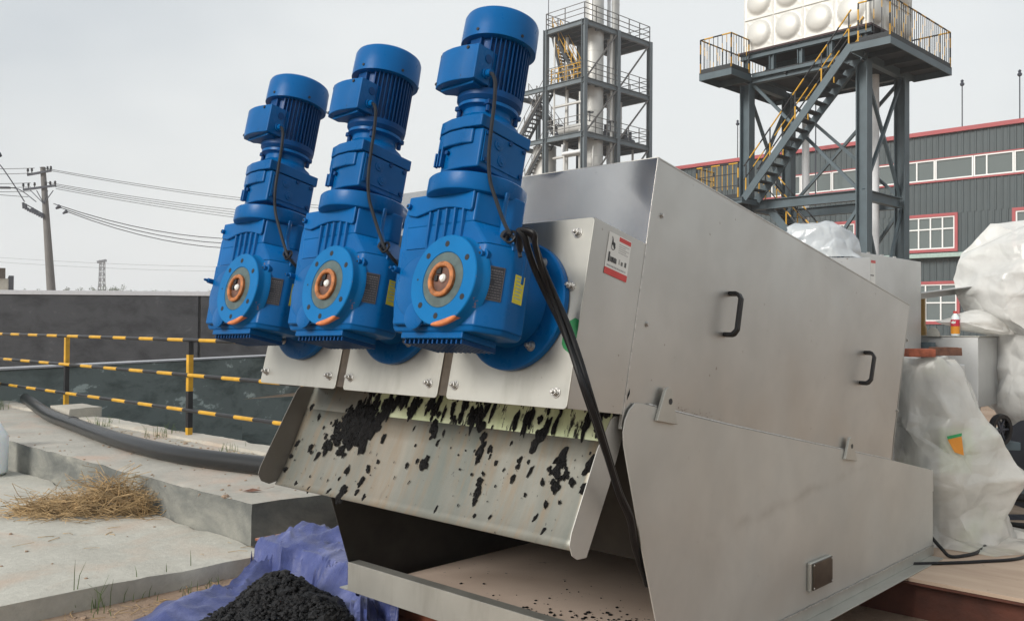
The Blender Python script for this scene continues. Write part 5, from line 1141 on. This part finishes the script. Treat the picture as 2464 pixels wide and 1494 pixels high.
def stripe_bal(p0, p1, step, h_, par, z, yel=False, mid=False):
    """railing along p0-p1: a striped top rail, striped corner posts and thin balusters"""
    a = Vector((*p0, z)); b = Vector((*p1, z)); Lg = (b - a).length; d = (b - a) / Lg; up = Vector((0, 0, 1))
    striped('top_rail', a + up * h_, b + up * h_, .045, .32, par); bal = MB(); n = max(2, int(Lg / step))
    for k in range(n + 1):
        q = a + d * Lg * k / n
        if k in (0, n): striped('rail_post', q, q + up * h_, .05, .3, par)
        else:
            for s0 in range(4): bal.frust(q + up * (h_ * s0 / 4), q + up * (h_ * (s0 + 1) / 4), .011, n=5, cap=False, m=(0 if s0 % 4 else 1) if yel else (0 if (k + s0) % 4 == 0 else 1))
    if mid:
        for zz in (.35, .7): bal.bar(a + up * h_ * zz, b + up * h_ * zz, .025, .025, m=1)
    bal.build('balusters', [m_['pyel'], m_['pblk']], par)
    MB().bar(a + up * .06, b + up * .06, .02, .10).build('toe_board', SD, par)
rl = .15
stripe_bal((3.45, -1.14), (-.92, -1.14), rl, 1.08, wt, 9.42); stripe_bal((3.45, -1.14), (3.45, 3.9), rl, 1.08, wt, 9.42); stripe_bal((-.92, -1.14), (-.92, -.25), .22, 1.08, wt, 9.42)
stripe_bal((-1.27, 3.60), (-1.27, 4.71), .14, 1.05, wt, 9.42); stripe_bal((-1.27, 3.60), (-.25, 3.60), .14, 1.05, wt, 9.42); stripe_bal((-1.27, 4.71), (3.3, 4.71), .18, 1.05, wt, 9.42)
stripe_bal((-1.02, 3.5), (-1.02, 5.0), .17, 1.05, wt, 5.42, yel=True, mid=True); stripe_bal((-1.02, 5.0), (-.05, 5.0), .17, 1.05, wt, 5.42, yel=True, mid=True)
def stair(par, xa, xb, y0, z0, y1, z1, rail_sides=(0, 1), w_=.24, rm=True, thin=.22):
    """a flight from (y0, z0) down to (y1, z1) between x = xa and xb"""
    for x in (xa, xb): MB().bar((x, y0, z0 - .05), (x, y1, z1 - .05), .05, thin).build('stringer', SG, par)
    n = int(abs(z0 - z1) / .235); t_ = MB().box(xa + .03, xb - .03, -.12, .12, -.018, .018).mesh('tread', SD)
    for k in range(1, n):
        o = bpy.data.objects.new('tread', t_); C.objects.link(o); o.parent = par; o.location = (0, y0 + (y1 - y0) * k / n, z0 + (z1 - z0) * k / n)
    d = Vector((0, y1 - y0, z1 - z0))
    for s0 in rail_sides:
        x = (xa, xb)[s0]; a = Vector((x, y0, z0)); up = Vector((0, 0, 1))
        striped('hand_rail', a + up * .95, a + d + up * .95, .045, .55, par)
        if rm: striped('knee_rail', a + up * .52, a + d + up * .52, .035, .55, par, phase=.2)
        for k in range(5): q = a + d * (k / 4 * .96 + .02); striped('stanchion', q, q + up * .95, .045, .5, par)
stair(wt, -.93, -.15, -.05, 9.42, 3.35, 5.42); stair(wt, .15, .85, 3.3, 5.42, .3, 1.9); 
MB().box(-1.05, .9, 3.36, 4.2, 5.30, 5.36).build('deck_plate', SD, wt)
# the panel tank standing on the tower
tk = empty('water_tank', WT, 'white sectional water tank with a round dome pressed into every panel', 'tank')
def panel_mesh():
    mb = MB(); n = 26; vs = []
    for j in range(n + 1):
        for i in range(n + 1):
            x = i / n - .5; z = j / n - .5; rr0 = math.hypot(x, z); r_ = rr0 / .40; ed = max(abs(x), abs(z))
            h = .16 * math.sqrt(max(0, 1 - r_ * r_)) if r_ < 1 else 0
            h += .016 * max(0, (ed - .46) / .04); h += .012 * max(0, 1 - abs(abs(abs(x) - abs(z))) / .025) * (r_ > 1.04) * (ed < .44)
            vs.append((x, -h, z))
    mb.add(vs, [(j * (n + 1) + i, j * (n + 1) + i + 1, (j + 1) * (n + 1) + i + 1, (j + 1) * (n + 1) + i) for j in range(n) for i in range(n)])
    return mb.mesh('tank_panel', m_['tank'], 60)
pm_ = panel_mesh()
for r_ in range(3):
    for c_ in range(4):   # face towards the left-front (normal -x)
        o = bpy.data.objects.new('tank_panel', pm_); C.objects.link(o); o.parent = tk; o.matrix_local = T((-.10, -.17 + .5 + c_ * 1.0, 10.66 + r_ * 1.0)) @ RotZ(-90)
    for c_ in range(3):
        o = bpy.data.objects.new('tank_panel', pm_); C.objects.link(o); o.parent = tk; o.matrix_local = T((-.10 + .5 + c_ * 1.0, -.17, 10.66 + r_ * 1.0))
MB().box(-.09, 2.9, -.16, 3.83, 10.16, 13.16).build('tank_shell', m_['tank'], tk)
fg = MB()
for r_ in range(4): fg.box(-.135, -.10, -.17, 3.83, 10.145 + r_ - .012, 10.145 + r_ + .012).box(-.1, 2.9, -.205, -.17, 10.145 + r_ - .012, 10.145 + r_ + .012)
for c_ in range(5): fg.box(-.13, -.10, -.17 + c_ - .012, -.17 + c_ + .012, 10.16, 13.16)
for c_ in range(4): fg.box(-.1 + c_ - .012, -.1 + c_ + .012, -.20, -.17, 10.16, 13.16)
fg.build('panel_flanges', m_['tank'], tk)
# white pipes beside the tower
for i, (px_, Y, zt) in enumerate(((1938, 30.5, 8.6), (2103, 27.9, 9.25))):
    X_ = (px_ - 1232) / 2179 * Y; o = MB().frust((X_, Y, -.25), (X_, Y, zt), .12 if i == 0 else .15, n=16).build('white_pipe', m_['wpipe']); tag(o, ('thinner white vertical pipe rising behind the tower stair', 'thicker white vertical pipe between the two right columns of the tower')[i], 'pipe')

# ================================================================== PROCESS TOWER
PT = T((4.53, 58.0, -.25)) @ RotZ(44.4); pt = empty('process_tower', PT, 'open grey steel process tower with decks, railings and pale columns behind the blue motors', 'tower')
TG = m_['tgrey']; LV = [3.5, 7.05, 10.6, 14.25, 17.75, 21.5]
gridp = [(0, 0), (3.39, 0), (6.9, 0), (0, 3.4), (3.39, 3.4), (6.9, 3.4), (0, 6.6), (2.6, 6.6)]
cm_ = MB().ibeam((0, 0, 0), (0, 0, 21.5), .30, .30, .03, up=(0, 1, 0)).mesh('column', TG)
for x, y in gridp:
    if y > 6: me = MB().ibeam((0, 0, 0), (0, 0, 18.2 + .0), .26, .26, .03, up=(0, 1, 0)).mesh('column', TG)
    else: me = cm_
    o = bpy.data.objects.new('column', me); C.objects.link(o); o.parent = pt; o.location = (x, y, 0)
for z in LV:
    for a, b in (((0, 0), (6.9, 0)), ((0, 3.4), (6.9, 3.4)), ((0, 0), (0, 3.4)), ((3.39, 0), (3.39, 3.4)), ((6.9, 0), (6.9, 3.4))): MB().ibeam((*a, z - .18), (*b, z - .18), .22, .34, .03).build('floor_beam', TG, pt)
    if z < 18: 
        MB().ibeam((0, 3.4, z - .18), (0, 6.6, z - .18), .2, .3, .03).build('floor_beam', TG, pt); MB().ibeam((0, 6.6, z - .18), (2.6, 6.6, z - .18), .2, .3, .03).build('floor_beam', TG, pt)
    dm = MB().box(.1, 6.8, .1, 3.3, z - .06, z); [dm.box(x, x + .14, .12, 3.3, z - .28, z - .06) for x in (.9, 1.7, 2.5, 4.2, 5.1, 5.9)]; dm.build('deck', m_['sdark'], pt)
for z in LV[2:]:
    for (a, b) in (((0, 0), (6.9, 0)), ((0, 0), (0, 3.4)), ((6.9, 0), (6.9, 3.4)), ((0, 3.4), (6.9, 3.4))):
        g = MB(); a_ = Vector((*a, z)); b_ = Vector((*b, z)); n = int((b_ - a_).length / 1.15)
        for zz in (.38, .72, 1.08): g.bar(a_ + Vector((0, 0, zz)), b_ + Vector((0, 0, zz)), .04, .04)
        for k in range(n + 1): q = a_.lerp(b_, k / n); g.bar(q, q + Vector((0, 0, 1.08)), .05, .05)
        g.build('guard_rail', m_['polec'], pt)
for i in range(1, 5):
    z0, z1 = LV[i], LV[i + 1] - .35
    MB().bar((.2, -.02, z0), (3.2, -.02, z1), .09, .09).build('brace', m_['polec'], pt); MB().bar((3.6, -.02, z0), (6.7, -.02, z1), .09, .09).build('brace', m_['polec'], pt)
    if i < 4: MB().bar((0, 6.4, z0), (0, 3.6, z1), .08, .08).build('brace', m_['polec'], pt)
def ves(name, x, y, r_, z0, z1, n=40, mat=m_['vessel']):
    pr_ = []; z = z0
    while z < z1: pr_ += [(r_, z), (r_, z + .93), (r_ + .015, z + .94), (r_ + .015, z + .99)]; z += 1.0
    return MB().lathe(pr_ + [(r_ * .5, z1 + .3)], n, M=T((x, y, 0))).build(name, mat, pt)
ves('distillation_column', 2.15, 1.0, .62, 0, 28); ves('stack', 4.85, 1.4, .27, 0, 30, 24); ves('stack', 3.9, 1.2, .12, 8, 30, 16, m_['wpipe']); ves('storage_vessel', 1.3, 4.7, .8, 8, 13.2); ves('storage_vessel', 5.4, 1.8, .45, 14.3, 16.4)
for x, y, r_, z0, z1 in ((3.05, .25, .11, 6, 21.2), (.5, .8, .07, 10, 17), (1.0, 2.4, .12, 8, 21), (.35, 2.0, .09, 9, 14), (1.25, .3, .08, 9, 13.5), (6.2, .9, .08, 10, 14), (5.8, 2.6, .1, 9, 14.2), (6.5, 2.9, .07, 9, 14.2), (.3, 2.9, .06, 14, 21)): MB().frust((x, y, z0), (x, y, z1), r_, n=12).build('riser_pipe', m_['vessel'], pt)
rp_ = random.Random(8)
for z in (12.9, 16.3):
    for k in range(1):
        x = rp_.uniform(.3, 1.0); y = rp_.uniform(.4, 2.8); MB().tube([(x, 3.1, z + k * .4), (x, .6, z + k * .4), (x, .4, z + k * .4 - .15), (x, .4, z - 1.0)], .09, 10).build('elbow_pipe', m_['vessel'], pt)
MB().tube([(.1, .3, 13.0), (.1, 1.9, 13.0), (.1, 1.9, 13.6)], .13, 12).build('elbow_pipe', m_['wpipe'], pt)
MB().frust((.7, .5, 14.7), (.7, 2.7, 14.7), .30, n=24).build('heat_exchanger', m_['vessel'], pt, bevel=.03); MB().frust((4.2, .5, 14.75), (4.2, 1.6, 14.75), .28, n=24).build('heat_exchanger', m_['vessel'], pt, bevel=.03)
pu = MB()
for x, y, z in ((1.0, 2.9, 14.5), (5.2, .7, 14.5), (5.9, .9, 14.5), (6.3, 1.8, 14.6), (2.9, .6, 14.5), (5.6, 1.2, 10.9), (6.2, .6, 10.9)): pu.frust((x - .35, y, z), (x + .3, y, z), .22, n=12).frust((x, y, z), (x, y, z + .7), .12, n=10).box(x - .4, x + .4, y - .2, y + .2, z - .3, z - .15)
pu.build('pump_sets', m_['dark'], pt)
vw = MB()
for x, y, z in ((2.6, .1, 11.6), (2.9, .2, 15.3), (.8, .2, 15.6)): vw.lathe([(.24, -.03), (.28, 0), (.24, .03), (.24, -.03)], 16, M=T((x, y, z)), close=True).bar((x - .25, y, z), (x + .25, y, z), .04, .04).frust((x, y, z - .6), (x, y, z), .04, n=8)
vw.build('valve_wheels', m_['dark'], pt)
def tstair(x0, x1, ya, za, yb, zb, yel):
    a = MB(); d = Vector((0, yb - ya, zb - za)); n = int(abs(zb - za) / .24)
    for x in (x0, x1): a.bar((x, ya, za), (x, yb, zb), .06, .22)
    for k in range(n): q = (k + .5) / n; a.box(x0, x1, ya + d.y * q - .13, ya + d.y * q + .13, za + d.z * q - .02, za + d.z * q + .02)
    a.build('stair_flight', m_['sdark'], pt); r = MB()
    for x in (x0, x1):
        for h_ in (.5, 1.0): r.bar((x, ya, za + h_), (x, yb, zb + h_), .032, .032)
        for k in range(5): q = k / 4; r.bar((x, ya + d.y * q, za + d.z * q), (x, ya + d.y * q, za + d.z * q + 1.0), .045, .045)
    r.build('stair_rail', m_['pyel'] if yel else m_['polec'], pt)
tstair(.3, 1.1, 6.3, 10.6, 3.6, 14.25, False); tstair(.3, 1.1, 6.4, 14.25, 3.6, 17.75, False); tstair(1.4, 2.2, 3.0, 17.75, .9 + 3.2, 21.5, True); tstair(.5, 1.3, 1.0, 17.75, 3.3, 21.5, True); tstair(1.4, 2.2, 3.5, 14.25, 6.4, 17.75, False)
yr = MB()
for h_ in (.4, .75, 1.1): yr.bar((.3, .5, 17.75 + h_), (.3, 3.2, 17.75 + h_), .04, .04)
for k in range(5): yr.bar((.3, .5 + .67 * k, 17.75), (.3, .5 + .67 * k, 18.85), .06, .06)
yr.build('yellow_rail', m_['pyel'], pt)
cbp = MB().frust((.1, 3.3, 21.5), (.1, 3.3, 24.4), .03, n=6).frust((.9, 0.1, 21.5), (.9, 0.1, 25), .03, n=6); cbp.build('lightning_spike', m_['dark'], pt)

# ================================================================== FACTORY BUILDING
BD = T((26.0, 46.0, -.25)) @ RotZ(-44.2); bd = empty('factory_building', BD, 'long dark grey corrugated factory building with red roof trim and white framed windows', 'building')
X0, X1, HT = -30.0, 16.0, 12.2
ups = [(-14.0 + 1.94 * k, -14.0 + 1.94 * (k + 1)) for k in range(14)]
wins = [(-11.3, -8.75, 6.0, 7.72), (-5.8, -3.3, 6.0, 7.75), (-.35, 2.2, 6.0, 7.75), (5.1, 7.6, 6.0, 7.75), (-16.8, -14.2, 6.0, 7.75), (-22.3, -19.8, 6.0, 7.75)]
low = [(-5.6, -3.2, 2.1, 4.1), (-11, -8.6, 2.1, 4.1), (-.2, 2.2, 2.1, 4.1)]
UZ0, UZ1 = 9.72, 10.85
def corr(x0, x1, z0, z1, mb, p=.32):
    n = max(1, round((x1 - x0) / p)); xs = []; w_ = (x1 - x0) / n
    for k in range(n): xs += [(x0 + w_ * k, 0), (x0 + w_ * (k + .62), 0), (x0 + w_ * (k + .70), -.035), (x0 + w_ * (k + .92), -.035)]
    xs.append((x1, 0)); vs = [(x, y, z0) for x, y in xs] + [(x, y, z1) for x, y in xs]; m = len(xs)
    mb.add(vs, [(i, i + 1, m + i + 1, m + i) for i in range(m - 1)])
w1 = MB(); corr(X0, X1, UZ1, HT, w1)
w1.build('upper_cladding', m_['clad'], bd, ang=0)
w1 = MB(); corr(X0, X1, 7.9, UZ0, w1); corr(X0, ups[0][0], UZ0, UZ1, w1); corr(ups[-1][1], X1, UZ0, UZ1, w1)
def strip_with_holes(holes, z0, z1, mb):
    x = X0
    for h in sorted(holes):
        corr(x, h[0], z0, z1, mb); corr(h[0], h[1], z0, h[2], mb); corr(h[0], h[1], h[3], z1, mb); x = h[1]
    corr(x, X1, z0, z1, mb)
strip_with_holes(wins, 5.75, 7.9, w1); strip_with_holes(low, 0, 5.5, w1); w1.build('lower_cladding', m_['clad'], bd, ang=0)
MB().box(X0, X1, .3, 14, 0, HT - .1).build('building_core', m_['sdark'], bd); MB().box(X0 - .1, X1, -.22, .35, HT, HT + .22).build('roof_trim', m_['cladred'], bd); MB().box(X0, X1, -.10, .02, UZ0 - .10, UZ0 - .02).build('sill_trim', m_['cladred'], bd); MB().box(ups[0][0], ups[-1][1], -.07, .02, UZ1 + .003, UZ1 + .06).build('head_trim', m_['cladred'], bd)
MB().box(X0, X1, -.55, .05, 5.52, 5.74).build('green_gutter', m_['ledgegreen'], bd)
def window(x0, x1, z0, z1, vs_, hs_, red=True, fw=.07):
    f = MB(); f.box(x0, x1, -.05, .10, z0, z0 + fw).box(x0, x1, -.05, .10, z1 - fw, z1).box(x0, x0 + fw, -.05, .10, z0 + fw, z1 - fw).box(x1 - fw, x1, -.05, .10, z0 + fw, z1 - fw)
    for v in vs_: f.box(x0 + (x1 - x0) * v - fw / 2, x0 + (x1 - x0) * v + fw / 2, -.045, .09, z0 + fw, z1 - fw)
    for v in hs_: f.box(x0 + fw, x1 - fw, -.04, .085, z0 + (z1 - z0) * v - fw / 2, z0 + (z1 - z0) * v + fw / 2)
    fo = f.build('window', m_['upvc'], bd); cols = [0] + list(vs_) + [1]
    rows_ = [0] + list(hs_) + [1]
    for i in range(len(cols) - 1):
        for j in range(len(rows_) - 1):
            gx0_, gx1_ = x0 + (x1 - x0) * cols[i] + .02, x0 + (x1 - x0) * cols[i + 1] - .02; gz0_, gz1_ = z0 + (z1 - z0) * rows_[j] + .02, z0 + (z1 - z0) * rows_[j + 1] - .02
            MB().box(gx0_, gx1_, .03, .04, gz0_, gz1_).build('pane', m_['glass'], fo, ang=0)
    if red: MB().box(x0 - .16, x1 + .16, -.09, .0, z1 + .002, z1 + .16).box(x0 - .16, x0 - .002, -.09, .0, z0 - .16, z1).box(x1 + .002, x1 + .16, -.09, .0, z0 - .16, z1).box(x0 - .002, x1 + .002, -.09, .0, z0 - .16, z0 - .002).build('red_surround', m_['cladred'], fo)
for k, (a, b) in enumerate(ups): window(a + .01, b - .01, UZ0, UZ1, (.5,) if k % 3 == 1 else ((.33,) if k % 3 == 0 else ()), (), red=False)
for a, b, z0, z1 in wins: window(a, b, z0, z1, (.25, .5, .75), (.62,))
for a, b, z0, z1 in low: window(a, b, z0, z1, (.33, .66), (.5,))
for i, (x, h_) in enumerate(((-3.06, 2.5), (-.27, 2.5), (-16.6, 2.4))):
    r = empty('lightning_rod', BD @ T((x, .4, HT + .1)), ('lightning rod on the roof right of the water tower, left of the last rod', 'rightmost lightning rod on the factory roof', 'lightning rod rising left of the water tower above the stair landing')[i], 'lightning rod', 'lightning rods on the factory roof')
    MB().frust((0, 0, 0), (0, 0, h_), .03, n=8).build('rod', m_['dark'], r); MB().lathe([(0, 0), (.10, .06), (.12, .14), (.05, .24), (.09, .30), (0, .40)], 10, M=T((0, 0, h_ - .1))).build('tip', m_['dark'], r)
# cables hanging from the roof
for i, px_ in enumerate((1944, 1962)):
    Y = 52.0; X_ = (px_ - 1232) / 2179 * Y; o = MB().frust((X_, Y, 8), (X_, Y, 15.4 - i * .9), .035, n=6).build('roof_mast', m_['dark']); tag(o, ('taller thin dark mast seen between the tower braces', 'shorter thin dark mast seen between the tower braces')[1 - i] if False else ('left thin dark mast seen between the braces of the water tower', 'right thin dark mast seen between the braces of the water tower')[i], 'mast')
# ================================================================== AIR
hz_ = MB().box(-600, 600, -600, 600, -2.6, 60)
hm = bpy.data.materials.new('pale_haze'); hm.use_nodes = True; hm.node_tree.nodes.clear()
pv = hm.node_tree.nodes.new('ShaderNodeVolumePrincipled'); pv.inputs['Density'].default_value = 0.0011; pv.inputs['Color'].default_value = (.97, .985, 1.0, 1); pv.inputs['Anisotropy'].default_value = 0.3
ho = hm.node_tree.nodes.new('ShaderNodeOutputMaterial'); hm.node_tree.links.new(pv.outputs[0], ho.inputs['Volume'])
hb = hz_.build('haze', hm, ang=0, kind='stuff'); hb['label'] = 'thin pale haze in the overcast air'
